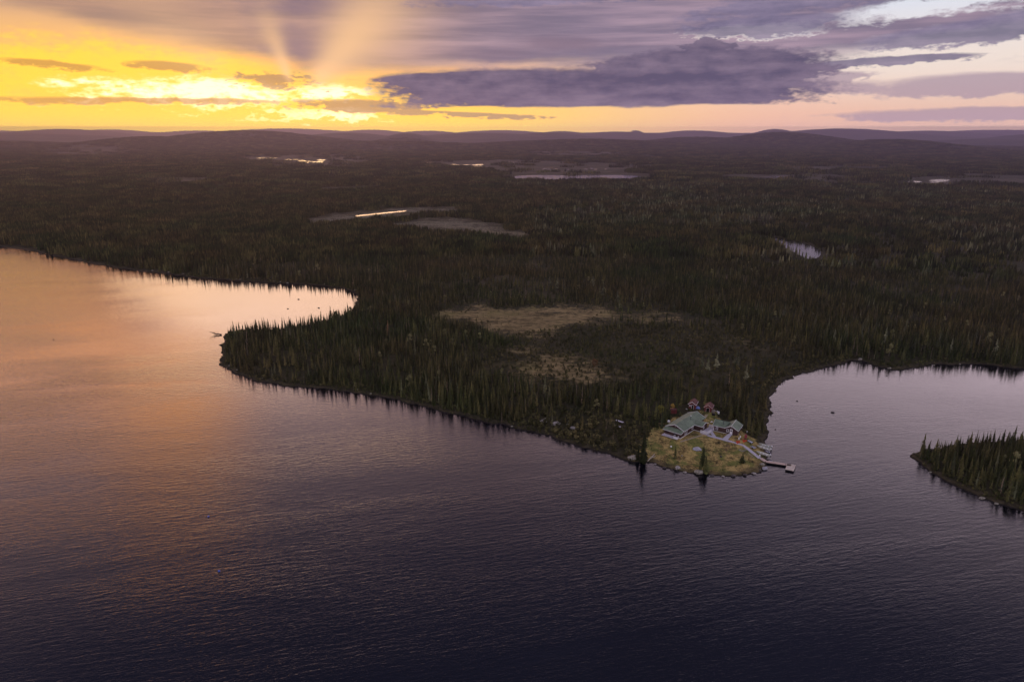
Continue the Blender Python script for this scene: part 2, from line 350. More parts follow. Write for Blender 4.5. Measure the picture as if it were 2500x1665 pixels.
# ------------------------------------------------------------------ object helpers
col0 = sc.collection
def obj(name, me, parent=None, mats=None, link=True):
    o = bpy.data.objects.new(name, me)
    if link: col0.objects.link(o)
    if parent is not None: o.parent = parent
    for m in (mats or []):
        if m is not None: me.materials.append(m)
    return o
def tag(o, label=None, cat=None, group=None, kind=None):
    if label: o['label'] = label
    if cat: o['category'] = cat
    if group: o['group'] = group
    if kind: o['kind'] = kind
    return o
def thing(name, loc, rz, label, cat, group=None):
    o = bpy.data.objects.new(name, None); o.empty_display_size = .5; col0.objects.link(o)
    o.location = loc; o.rotation_euler = (0, 0, rz); return tag(o, label, cat, group)
def copy_tree(o, parent=None):
    c = o.copy(); col0.objects.link(c)
    if parent is not None: c.parent = parent
    for ch in list(o.children): copy_tree(ch, c)
    return c
class MB:
    def __init__(s): s.v = []; s.f = []; s.m = []
    def add(s, v, f, m=0):
        k = len(s.v); s.v += [tuple(p) for p in v]; s.f += [tuple(i+k for i in q) for q in f]; s.m += [m]*len(f)
    def box(s, x0, x1, y0, y1, z0, z1, m=0):
        s.add([(x0, y0, z0), (x1, y0, z0), (x1, y1, z0), (x0, y1, z0), (x0, y0, z1), (x1, y0, z1), (x1, y1, z1), (x0, y1, z1)],
              [(0, 3, 2, 1), (4, 5, 6, 7), (0, 1, 5, 4), (1, 2, 6, 5), (2, 3, 7, 6), (3, 0, 4, 7)], m)
    def beam(s, a, b, w, h, m=0):
        a = Vector(a); b = Vector(b); d = (b-a).normalized(); up = Vector((0, 0, 1))
        if abs(d.z) > .95: up = Vector((0, 1, 0))
        sd = d.cross(up).normalized()*w/2; u = sd.cross(d).normalized()*h/2
        s.add([a-sd-u, a+sd-u, a+sd+u, a-sd+u, b-sd-u, b+sd-u, b+sd+u, b-sd+u],
              [(0, 1, 2, 3), (7, 6, 5, 4), (0, 4, 5, 1), (1, 5, 6, 2), (2, 6, 7, 3), (3, 7, 4, 0)], m)
    def tube(s, a, b, r0, r1, n=8, m=0):
        a = Vector(a); b = Vector(b); d = (b-a).normalized(); up = Vector((0, 0, 1)) if abs(d.z) < .9 else Vector((1, 0, 0))
        x = d.cross(up).normalized(); y = d.cross(x)
        v = [a+(x*math.cos(t)+y*math.sin(t))*r0 for t in [2*math.pi*i/n for i in range(n)]]
        v += [b+(x*math.cos(t)+y*math.sin(t))*r1 for t in [2*math.pi*i/n for i in range(n)]]
        s.add(v, [(i, (i+1) % n, n+(i+1) % n, n+i) for i in range(n)]+[tuple(range(n-1, -1, -1)), tuple(range(n, 2*n))], m)
    def slab(s, poly, t, m=0):
        """thicken a planar polygon downward by t"""
        n = len(poly); v = [Vector(p) for p in poly]; nn = (v[1]-v[0]).cross(v[2]-v[1]).normalized()
        if nn.z < 0: v = v[::-1]; nn = -nn
        w_ = [p-nn*t for p in v]
        s.add(v+w_, [tuple(range(n)), tuple(range(2*n-1, n-1, -1))]+[(i, n+i, n+(i+1) % n, (i+1) % n) for i in range(n)], m)
    def mesh(s, name):
        me = bpy.data.meshes.new(name); me.from_pydata(s.v, [], s.f); me.polygons.foreach_set('material_index', s.m); me.update(); return me
    def build(s, name, mat, parent=None, smooth=False):
        me = s.mesh(name); o = obj(name, me, parent, mat if isinstance(mat, list) else [mat])
        if smooth: me.polygons.foreach_set('use_smooth', [True]*len(me.polygons))
        return o

# ------------------------------------------------------------------ materials
def pmat(name, rough=.8, spec=.3):
    m = bpy.data.materials.new(name); m.use_nodes = True; t = m.node_tree; b = t.nodes['Principled BSDF']
    b.inputs['Roughness'].default_value = rough; b.inputs['Specular IOR Level'].default_value = spec
    return m, t, b
def simple(name, c, rough=.7, var=.25, scale=2.0, spec=.3, stretch=(1, 1, 1), metal=0.0):
    m, t, b = pmat(name, rough, spec); b.inputs['Metallic'].default_value = metal
    tcn = t.nodes.new('ShaderNodeTexCoord'); v = cmul(t, S(t, tcn.outputs['Object']), tuple(float(k) for k in stretch))
    n = noise(t, v, scale, 4, .6)
    c2_ = tuple(min(1, k*(1+var)) for k in c); c1_ = tuple(k*(1-var) for k in c)
    cc = mix(t, n.sm(.3, .7), c1_, c2_); t.links.new(cc.s, b.inputs['Base Color'])
    return m
def foliage(name, base, alt, random_amt=.5):
    m, t, b = pmat(name, .85, .15)
    at = t.nodes.new('ShaderNodeAttribute'); at.attribute_name = 'tint'
    oi = t.nodes.new('ShaderNodeObjectInfo'); rnd = S(t, oi.outputs['Random'])
    geo = t.nodes.new('ShaderNodeNewGeometry'); pos = S(t, geo.outputs['Position'])
    big_ = noise(t, pos, .012, 3, .6); b2_ = noise(t, pos, .035, 3, .6)
    f = (rnd*random_amt+(big_-.5)*2.6+.25).clamp()
    c = mix(t, f, base, alt)
    k = S(t, at.outputs['Fac'])*(rnd*rnd*1.1+.6)*((b2_-.5)*1.7+1.0)
    c = cmul(t, c, k); t.links.new(c.s, b.inputs['Base Color'])
    return m
M_SPR = foliage('spruce_needles', (.034, .050, .014), (.080, .064, .024))
M_SPR2 = foliage('spruce_needles_pale', (.075, .095, .045), (.11, .10, .055))
M_LEAF = foliage('birch_leaves', (.12, .13, .05), (.17, .15, .07))
M_BUSH = foliage('willow_leaves', (.06, .07, .022), (.10, .085, .036))
M_BARK = simple('bark', (.085, .07, .055), .9, .3, 6)
M_SNAG = simple('dead_wood', (.22, .19, .16), .9, .3, 6)
M_DEAD = foliage('dead_twigs', (.16, .11, .07), (.18, .12, .08))

# ------------------------------------------------------------------ ground sheet
m_gr, t, b = pmat('ground_cover', .95, .1)
geo = t.nodes.new('ShaderNodeNewGeometry'); pos = S(t, geo.outputs['Position'])
def att(name):
    a = t.nodes.new('ShaderNodeAttribute'); a.attribute_name = name; return S(t, a.outputs['Fac'])
bogA, lawnA, sdA = att('bog'), att('lawn'), att('shore')
nA = noise(t, pos, .35, 6, .65); nB = noise(t, pos, .06, 5, .6); nC = noise(t, pos, 1.6, 4, .6); nD = noise(t, pos, .0035, 5, .6)
forest_c = mix(t, (nB*.6+nA*.4).sm(.35, .65), (.022, .024, .011), (.052, .044, .022))
farm = mix(t, (nD*.8+noise(t, cmul(t, pos, (.0006, .004, 0.)), 1.0, 4, .6)*.6).sm(.58, .95), (.030, .032, .022), (.085, .07, .05))
r_ = pos; ln = t.nodes.new('ShaderNodeVectorMath'); ln.operation = 'LENGTH'; t.links.new(pos.s, ln.inputs[0])
forest_c = mix(t, S(t, ln.outputs['Value']).sm(1500, 3500), forest_c, farm)
wv = noise(t, cmul(t, pos, (.05, .22, 0.)), 1.0, 5, .7, 1.5)
bog_c = mix(t, (wv*.7+nA*.3).sm(.42, .58), (.085, .065, .028), (.25, .19, .09))
bog_c = mix(t, noise(t, pos, .03, 3, .5).sm(.5, .68)*.6, bog_c, (.16, .14, .05))
bog_c = mix(t, S(t, ln.outputs['Value']).sm(600, 900), bog_c, mix(t, nA.sm(.4, .6), (.085, .08, .055), (.15, .14, .105)))
bog_c = mix(t, S(t, ln.outputs['Value']).sm(1100, 1900), bog_c, (.085, .070, .048))
bogA = bogA*(1.0-S(t, ln.outputs['Value']).sm(900, 2200)*noise(t, cmul(t, pos, (.004, .012, 0.)), 1.0, 4, .6).sm(.62, .40)*.8)
c = mix(t, (bogA+(nB-.5)*2.2+(nA-.5)*1.6+(noise(t, cmul(t, pos, (.006, .016, 0.)), 1.0, 5, .65)-.5)*2.0).sm(.32, 1.05), forest_c, bog_c)
lawn_c = mix(t, (nA*.6+nC*.4).sm(.36, .62), (.06, .042, .018), (.45, .33, .12))
lawn_c = mix(t, noise(t, pos, .17, 4, .65, .6).sm(.46, .62)*.75, lawn_c, (.11, .135, .032))
lawn_c = mix(t, noise(t, pos, .11, 4, .6, 1.).sm(.58, .70)*.8, lawn_c, (.10, .06, .04))
c = mix(t, (lawnA+(nA-.5)*2.2+(nC-.5)*.8).sm(.3, .8), c, lawn_c)
shore_c = mix(t, nA.sm(.35, .65), (.030, .026, .016), (.070, .056, .034))
c = mix(t, (sdA+(nC-.5)*2).sm(4.0, 1.5)*.8, c, shore_c)
c = mix(t, (sdA+(nC-.5)*.5).sm(.75, .35), c, (.018, .015, .014))
t.links.new(c.s, b.inputs['Base Color'])
bp = t.nodes.new('ShaderNodeBump'); bp.inputs['Strength'].default_value = .8; bp.inputs['Distance'].default_value = .5
t.links.new((nA*1.0+nC*.35).s, bp.inputs['Height']); t.links.new(bp.outputs[0], b.inputs['Normal'])

def grid_mesh(name, angs, rs, cull=True):
    na, nr = len(angs), len(rs)
    AA, RR = np.meshgrid(angs, rs); P = np.stack([np.sin(AA)*RR, np.cos(AA)*RR], -1).reshape(-1, 2)
    z, s, bog = terrain(P, True)
    lawn = np.full(len(P), -5.0); m = np.abs(P-LAWN.mean(0)).max(1) < 90
    lawn[m] = psd(P[m], LAWNC)
    idx = np.arange(na*nr).reshape(nr, na)
    q = np.stack([idx[:-1, :-1], idx[:-1, 1:], idx[1:, 1:], idx[1:, :-1]], -1).reshape(-1, 4)
    q = q[:, ::-1]
    q = q[(s[q] > -6).any(1)]
    used = np.unique(q); mp = np.full(len(P), -1); mp[used] = np.arange(len(used)); q = mp[q]
    co = np.column_stack([P, z])[used]
    me = bpy.data.meshes.new(name); me.vertices.add(len(co)); me.vertices.foreach_set('co', co.astype(np.float32).ravel())
    me.loops.add(q.size); me.loops.foreach_set('vertex_index', q.astype(np.int32).ravel())
    me.polygons.add(len(q)); me.polygons.foreach_set('loop_start', np.arange(0, q.size, 4, dtype=np.int32))
    me.update(calc_edges=True); me.polygons.foreach_set('use_smooth', [True]*len(q))
    for nm, arr in (('bog', np.clip(bog/np.clip(P[:, 1]/10, 30, 80)+.42, 0, 1)), ('lawn', np.clip(lawn/7+.6, 0, 1)), ('shore', np.clip(s, -5, 50))):
        a = me.attributes.new(nm, 'FLOAT', 'POINT'); a.data.foreach_set('value', arr[used].astype(np.float32))
    return me
angs = np.radians(np.arange(-50, 50.01, .1))
r1 = [120.0]
while r1[-1] < 3400: r1.append(r1[-1]*1.0042)
r2 = [r1[-1]]
while r2[-1] < 23500: r2.append(r2[-1]*1.0085)
g = obj('ground', grid_mesh('ground', angs, np.array(r1)), None, [m_gr]); tag(g, kind='structure')
g = obj('hills', grid_mesh('hills', angs[::2], np.array(r2)), None, [m_gr]); tag(g, kind='structure')

# ------------------------------------------------------------------ water
def water_mat(name, amp, pond=False):
    m, t, b = pmat(name, .05 if not pond else .10, .5)
    b.inputs['Base Color'].default_value = (.002, .0025, .005, 1); b.inputs['IOR'].default_value = 1.42
    geo = t.nodes.new('ShaderNodeNewGeometry'); pos = S(t, geo.outputs['Position'])
    rot = t.nodes.new('ShaderNodeVectorRotate'); rot.rotation_type = 'Z_AXIS'; rot.inputs['Angle'].default_value = math.radians(-14)
    t.links.new(pos.s, rot.inputs['Vector']); p = S(t, rot.outputs[0])
    a1 = noise(t, cmul(t, p, (.21, .98, 0.)), 1.0, 3, .5, .35)
    a2 = noise(t, cmul(t, p, (.9, 2.6, 0.)), 1.0, 3, .5, .2)
    a3 = noise(t, cmul(t, p, (2.2, 4.2, 0.)), 1.0, 2, .5)
    gust = noise(t, cmul(t, p, (.005, .020, 0.)), 1.0, 5, .62, .6).sm(.36, .64)
    # sheltered water: the cove behind the point and the foot of the wooded shores
    sx_ = t.nodes.new('ShaderNodeSeparateXYZ'); t.links.new(pos.s, sx_.inputs[0]); X, Y = S(t, sx_.outputs[0]), S(t, sx_.outputs[1])
    cv = (((X+150.)/150.)*((X+150.)/150.)+((Y-460.)/95.)*((Y-460.)/95.)).sqrt().sm(1.7, .1)
    cv2 = (((X-175.)/105.)*((X-175.)/105.)+((Y-330.)/75.)*((Y-330.)/75.)).sqrt().sm(1.6, .2)
    k = (gust*.65+.55)*(1.0-cv*.75)*(1.0-cv2*.5)
    bp = t.nodes.new('ShaderNodeBump'); bp.inputs['Strength'].default_value = 1.0; bp.inputs['Distance'].default_value = amp
    t.links.new(((a1*.75+a2*.42+a3*.12)*k).s, bp.inputs['Height']); t.links.new(bp.outputs[0], b.inputs['Normal'])
    return m
M_WATER = water_mat('lake_water', .115); M_POND = water_mat('pond_water', .03, True)
mb = MB(); mb.add([(-6000, -3000, 0), (6000, -3000, 0), (6000, 2600, 0), (-6000, 2600, 0)], [(0, 1, 2, 3)])
tag(mb.build('lake', M_WATER), kind='structure')
mb = MB()
for i, p in enumerate(PONDS):
    q = densify(p, 2); zz = 3.52+.004*(i % 7); mb.add([(x, y, zz) for x, y in q], [tuple(range(len(q)))])
po = mb.build('ponds', M_POND); tag(po, kind='structure')
po.data.update()

# ------------------------------------------------------------------ tree meshes
def tint(me, vals):
    a = me.attributes.new('tint', 'FLOAT', 'FACE'); a.data.foreach_set('value', np.array(vals, dtype=np.float32))
def spruce_mb(h, w_, seed, levels=17, per=6, mtr=None, mcr=0, dense=1.0):
    r = random.Random(seed); cr = MB(); tn = []
    for k in range(levels):
        tt = (k+r.uniform(-.2, .2))/levels; z = h*(.07+.90*tt)
        R = w_*(1-tt*.93)**.85*r.uniform(.72, 1.12); ph = r.uniform(0, 6.28)
        for j in range(per):
            if r.random() > .93*dense: continue
            th = ph+2*math.pi*j/per+r.uniform(-.3, .3); rr = R*r.uniform(.65, 1.15); zz = z+r.uniform(-.03, .03)*h
            c_, s_ = math.cos(th), math.sin(th); wd = rr*r.uniform(.34, .5); dr = rr*r.uniform(.25, .65)
            base = (0, 0, zz+.05*h); tip = (c_*rr, s_*rr, zz-dr)
            l = (c_*rr*.55-s_*wd, s_*rr*.55+c_*wd, zz-dr*.75); q = (c_*rr*.55+s_*wd, s_*rr*.55-c_*wd, zz-dr*.75)
            up = (c_*rr*.5, s_*rr*.5, zz-dr*.15)
            cr.add([base, l, tip, q, up], [(0, 1, 4), (1, 2, 4), (2, 3, 4), (3, 0, 4)], mcr)
            tn += [r.uniform(.65, 1.35)]*4
    n0 = len(cr.f); cr.tube((0, 0, h*.9), (0, 0, h*1.02), w_*.09, .01, 4, mcr); tn += [1.0]*(len(cr.f)-n0)
    return cr, tn
def spruce_lod(h, w_, seed, x=0, y=0, mb=None, tn=None, skirts=4, sides=5, zb=0.0):
    r = random.Random(seed)
    tv = r.uniform(.55, 1.5)
    for k in range(skirts):
        z0 = h*(.08+.86*k/skirts); z1 = min(h, z0+h*(1.25/skirts+.12)); R = w_*(1-k/skirts*.9)**.8*r.uniform(.8, 1.15); ph = r.uniform(0, 6.28)
        v = [(x, y, zb+z1)]
        for j in range(sides*2):
            t_ = ph+math.pi*j/sides; q = R*(1.0 if j % 2 else .55)*r.uniform(.75, 1.2)
            v.append((x+math.cos(t_)*q, y+math.sin(t_)*q, zb+z0-(0 if j % 2 == 0 else .04*h)+r.uniform(-.03, .03)*h))
        n = sides*2; mb.add(v, [(0, 1+j, 1+(j+1) % n) for j in range(n)]); tn += [tv*r.uniform(.8, 1.2) for _ in range(n)]
def leafy_mb(h, w_, seed, n=260, leaf=.42, lo=.18, conic=.3):
    r = random.Random(seed); cr = MB(); tn = []
    lobes = [(r.gauss(0, w_*.3), r.gauss(0, w_*.3), h*r.uniform(lo+.12, .92), r.uniform(.28, .5)*w_) for _ in range(9)]
    for i in range(n):
        lx, ly, lz, lr = r.choice(lobes); k = 1-conic*lz/h*1.2
        d = Vector((r.gauss(0, 1), r.gauss(0, 1), r.gauss(0, .9))).normalized()*lr*r.uniform(.5, 1.1)
        p = Vector((lx*k, ly*k, lz))+d; nn = (d.normalized()+Vector((r.gauss(0, .4), r.gauss(0, .4), r.gauss(0, .4)+.3))).normalized()
        a = nn.cross(Vector((r.random(), r.random(), .3))).normalized()*leaf*r.uniform(.6, 1.3); b_ = nn.cross(a).normalized()*leaf*r.uniform(.4, 1.0)
        cr.add([p-a, p-b_, p+a, p+b_], [(0, 1, 2, 3)]); tn.append(r.uniform(.6, 1.4))
    return cr, tn
def trunk_mb(h, r0, seed, limbs=0, top=.95, spread=1.0):
    r = random.Random(seed); tr = MB()
    p = Vector((0, 0, -.4)); pts = [p]
    for k in range(1, 5): pts.append(Vector((r.gauss(0, .01*h), r.gauss(0, .01*h), h*top*k/4)))
    for k in range(4): tr.tube(pts[k], pts[k+1], r0*(1-.22*k), r0*(1-.22*(k+1)), 6)
    for j in range(limbs):
        z = h*r.uniform(.25, .85); th = r.uniform(0, 6.28); L = spread*(1-z/h*.6)*r.uniform(.6, 1)
        tr.tube((0, 0, z), (math.cos(th)*L, math.sin(th)*L, z+L*r.uniform(.3, .8)), r0*.35, .01, 4)
    return tr
def tree_source(name, cr, tn, tr, mats):
    """one unlinked object (crown + trunk) used by the forest scatter"""
    k = len(cr.f)
    if tr is not None: cr.add(tr.v, tr.f, 1)
    me = cr.mesh(name); tint(me, tn+[1.0]*(len(cr.f)-k))
    return obj(name, me, None, mats, link=False)
SPR = [(9.5, 1.15, 1, 20, 6), (8.2, 1.0, 2, 18, 6), (7.0, .95, 3, 16, 6), (10.5, 1.3, 4, 22, 6), (8.8, .8, 5, 19, 5), (6.0, 1.0, 6, 14, 6)]
near_src = []
for i, (h, w_, sdv, lv, per) in enumerate(SPR):
    cr, tn = spruce_mb(h*.92, w_*1.22, sdv, lv, per); near_src.append(tree_source('spruce_tree_source', cr, tn, trunk_mb(h, .11, sdv), [M_SPR, M_BARK]))
cr, tn = spruce_mb(9.0, 1.25, 31, 16, 6); near_src.append(tree_source('pale_conifer_source', cr, tn, trunk_mb(9, .12, 31), [M_SPR2, M_BARK]))     # 6
cr, tn = leafy_mb(7.5, 2.2, 41, 300, .34); near_src.append(tree_source('birch_source', cr, tn, trunk_mb(7.5, .1, 41, 8), [M_LEAF, M_SNAG]))         # 7
cr, tn = leafy_mb(2.2, 1.6, 42, 130, .26, .0, .1); near_src.append(tree_source('bush_source', cr, tn, None, [M_BUSH]))                            # 8
cr, tn = spruce_mb(8.5, .8, 51, 12, 4, dense=.55); near_src.append(tree_source('dead_spruce_source', cr, tn, trunk_mb(8.5, .1, 51, 14, .97, .9), [M_DEAD, M_SNAG])) # 9
def clump(name, size, n, hmin, hmax, seed, skirts, sides, mat, wf=.14):
    r = random.Random(seed); mb = MB(); tn = []
    for i in range(n):
        h = r.uniform(hmin, hmax); spruce_lod(h, h*wf*r.uniform(.8, 1.3), seed*999+i, r.uniform(-size/2, size/2), r.uniform(-size/2, size/2), mb, tn, skirts, sides, -.3)
    me = mb.mesh(name); tint(me, tn); return obj(name, me, None, [mat], link=False)
mid_src = [clump('clump_source', 13, 24, 3.8, 8.2, 60+i, 4, 4, M_SPR) for i in range(4)]                      # 10-13
mid_src += [clump('pale_clump_source', 12, 3, 6, 10, 70+i, 4, 4, M_SPR2, .16) for i in range(2)]                # 14-15
mid_src += [clump('stunted_clump_source', 13, 18, 2.0, 5.0, 75+i, 3, 4, M_SPR, .16) for i in range(2)]         # 16-17
far_src = [clump('stand_source', 44, 150, 5, 10, 80+i, 2, 3, M_SPR, .19) for i in range(4)]                    # 18-21
far_src += [clump('loose_stand_source', 44, 60, 4, 10, 90+i, 2, 3, M_SPR, .19) for i in range(2)]              # 22-23
SRC = near_src+mid_src+far_src

# ------------------------------------------------------------------ scatter points
def inframe(P, pad=60, top=0):
    z = 3.0
    yy = P[:, 1]*math.cos(PITCH)+(H-z)*math.sin(PITCH); upc = P[:, 1]*math.sin(PITCH)-(H-z)*math.cos(PITCH)
    u = 1250+F*P[:, 0]/yy; v = 832.5-F*upc/yy
    return u, v
def cells(r0, r1_, step, amax=39.5):
    xs = np.arange(-r1_, r1_, step); ys = np.arange(r0*.7, r1_, step)
    X, Y = np.meshgrid(xs, ys); P = np.stack([X.ravel(), Y.ravel()], 1); P = P+RNG.uniform(-.48, .48, P.shape)*step
    r = np.hypot(P[:, 0], P[:, 1]); a = np.degrees(np.arctan2(P[:, 0], P[:, 1]))
    return P[(r > r0) & (r <= r1_) & (np.abs(a) < amax)]
def fields(P):
    z, s, bog = terrain(P, True)
    pond = np.full(len(P), -99.0)
    for p in PONDS:
        c = p.mean(0); R = np.abs(p-c).max()+60; m = (np.abs(P-c) < R).all(1)
        if m.any(): pond[m] = np.maximum(pond[m], psd(P[m], p))
    return z, s, bog, pond
PTS = []; VAR = []; SCL = []
NEAR_R = 620.0
P = cells(150, NEAR_R, 1.7, 46); z, s, bog, pond = fields(P)
lawn = psd(P, LAWN); bush = psd(P, BUSHY)
u, v = inframe(P)
rn = RNG.random(len(P)); big_n = fb(P, 70, 30, 3); sm_n = fb(P, 12, 33, 2)
# sparse, stunted bog forest east of the meadows
sparse = np.clip(1-np.hypot((P[:, 0]-75)/95, (P[:, 1]-330)/60), 0, 1)
dens = np.clip((big_n-.22)*3.2, .40, 1)*np.clip((sm_n-.27)*5, .40, 1)
dens = np.where(psd(P, isle) > 0, 1.0, dens)
dens *= np.clip(-bog/26+.50, 0.06, 1)*np.clip(.55+big_n, .5, 1)
keep = ((s > 2.4) | ((s > 1.2) & (P[:, 0] > 84) & (P[:, 0] < 100) & (P[:, 1] > 238))) & (pond < -2.5) & (lawn < 1.0) & (rn < dens)
keep &= ~((bush > 0) & (rn > .30))
P_, s_, z_, bog_, bu_, sp_, bn_ = P[keep], s[keep], z[keep], bog[keep], bush[keep], sparse[keep], sm_n[keep]
n = len(P_)
var = RNG.choice([0, 1, 2, 3, 4, 5], n, p=[.24, .22, .17, .10, .17, .10])
q = RNG.random(n)
var = np.where((q < .06) & (fb(P_, 45, 50, 2) > .50), 6, var); var = np.where((q > .955) & (fb(P_, 30, 53, 2) > .55), 7, var); var = np.where((q > .995), 7, var); var = np.where((q > .972) & (q <= .993), 9, var)
scl = (RNG.uniform(.45, 1.0, n)+.14*(RNG.random(n) > .9))*(1-.50*np.clip(sp_*2.0, 0, 1))*(1-.25*np.clip((s_-18)/40, 0, 1))*np.clip(.42+s_/14, .4, 1)*np.clip(-bog_/22+.45, .30, 1)*np.where(bu_ > -1, .55, 1)*(.85+.3*bn_)
near_P, near_V, near_S, near_Z = P_, var, scl, z_
# shrubs: along the shores, on the rocky knoll, at the lawn's edge
Pb = cells(150, NEAR_R, 1.5, 46); zb, sb, bgb, pdb = fields(Pb); lb = psd(Pb, LAWN); bb = psd(Pb, BUSHY); rb = RNG.random(len(Pb))
kb = (sb > .5) & (pdb < 0) & (((sb < 6) & (rb < .85) & (lb < -1)) | ((bb > 0) & (rb < .30)) | ((np.abs(lb+.5) < 1.8) & (rb < .45)) | ((bgb > -30) & (bgb < 12) & (rb < .07)) | ((np.hypot((Pb[:, 0]-75)/95, (Pb[:, 1]-330)/60) < .95) & (rb < .30)))
yard = (lb > 0) & (psd(Pb, LAWNC) < -1)
def cap(P, a, b, r):
    a = np.array(a); b = np.array(b); t = np.clip(((P-a)@(b-a))/((b-a)@(b-a)), 0, 1); return np.hypot(*(P-a-t[:, None]*(b-a)).T)-r
clear_ = np.minimum.reduce([cap(Pb, (60, 231), (73.5, 245.5), 6.2), cap(Pb, (77, 237), (85, 233.5), 4.5), cap(Pb, (71, 262), (75, 257), 2.6), cap(Pb, (78, 260), (80, 254), 3.0), cap(Pb, (73.4, 244.9), (78.5, 254), 1.6), cap(Pb, (63.5, 252.5), (66.5, 253), 1.6)])
kb |= (psd(Pb, LAWNC) > -1) & (clear_ > 1.5) & (sb > .6) & (rb < .30) & (fb(Pb, 7, 77, 2) > .47)
kb |= yard & (clear_ > 0) & (rb < .42)
kb |= (Pb[:, 0] > 84) & (Pb[:, 0] < 96) & (Pb[:, 1] > 236) & (sb > .8) & (sb < 7) & (rb < .45)
shr_P, shr_Z = Pb[kb], zb[kb]; shr_S = RNG.uniform(.35, .95, len(shr_P))*np.where(bb[kb] > 0, 1.1, .75)*np.where(psd(Pb[kb], LAWNC) > -1, .38, 1)*np.clip(.35+sb[kb]/6, .4, 1)
# middle distance
P = cells(NEAR_R, 1600, 8.2); z, s, bog, pond = fields(P); rn = RNG.random(len(P)); bn = fb(P, 160, 35, 3)
d = np.clip((bn-.2)*3.5, .45, 1)
keep = (s > 7) & (pond < -6) & (bog < -5) & (rn < d)
P, z, s, bog, bn = P[keep], z[keep], s[keep], bog[keep], bn[keep]; q = RNG.random(len(P)); pale = fb(P, 130, 36, 2)*np.clip((P[:, 0]+350)/500, .35, 1.15)
vm = RNG.integers(10, 14, len(P)); vm = np.where((pale > .52) & (q < .30), RNG.integers(14, 16, len(P)), vm); vm = np.where((bn < .42) & (q > .5), RNG.integers(16, 18, len(P)), vm)
mid = (P, vm, RNG.uniform(.8, 1.12, len(P))*np.clip(-bog/40+.6, .5, 1), z)
P = cells(1600, 6800, 38); z, s, bog, pond = fields(P); rn = RNG.random(len(P)); bn = fb(P, 500, 38, 3)
keep = (pond < -26) & ((bog < -22) | (rn < .12)) & (rn < np.clip((bn-.18)*5, .55, 1)); inb = bog > -22
P, z = P[keep], z[keep]; bn = np.where(inb[keep], 0, bn[keep])
far = (P, np.where(bn < .42, RNG.integers(22, 24, len(P)), RNG.integers(18, 22, len(P))), RNG.uniform(.85, 1.15, len(P)), z)

# single trees: the ones that show largest stand as objects of their own
un, vn_ = inframe(near_P)
dist = np.hypot(near_P[:, 0], near_P[:, 1])
vis = (un > 5) & (un < 2495) & (vn_ > 0) & (vn_ < 1660) & (near_V < 6)
size = near_S/dist*np.array([h for h, *_ in SPR]+[9, 7.5, 2.2, 8.5])[near_V]
order = np.argsort(-np.where(vis, size, 0)); IND = order[:268]
rest = np.ones(len(near_P), bool); rest[IND] = False
ALLP = np.vstack([near_P[rest], shr_P, mid[0], far[0]]); ALLV = np.concatenate([near_V[rest], np.full(len(shr_P), 8), mid[1], far[1]])
ALLS = np.concatenate([near_S[rest], shr_S, mid[2], far[2]]); ALLZ = np.concatenate([near_Z[rest], shr_Z, mid[3], far[3]])-.05
print('SCATTER near %d shrubs %d mid %d far %d' % (rest.sum(), len(shr_P), len(mid[0]), len(far[0])))
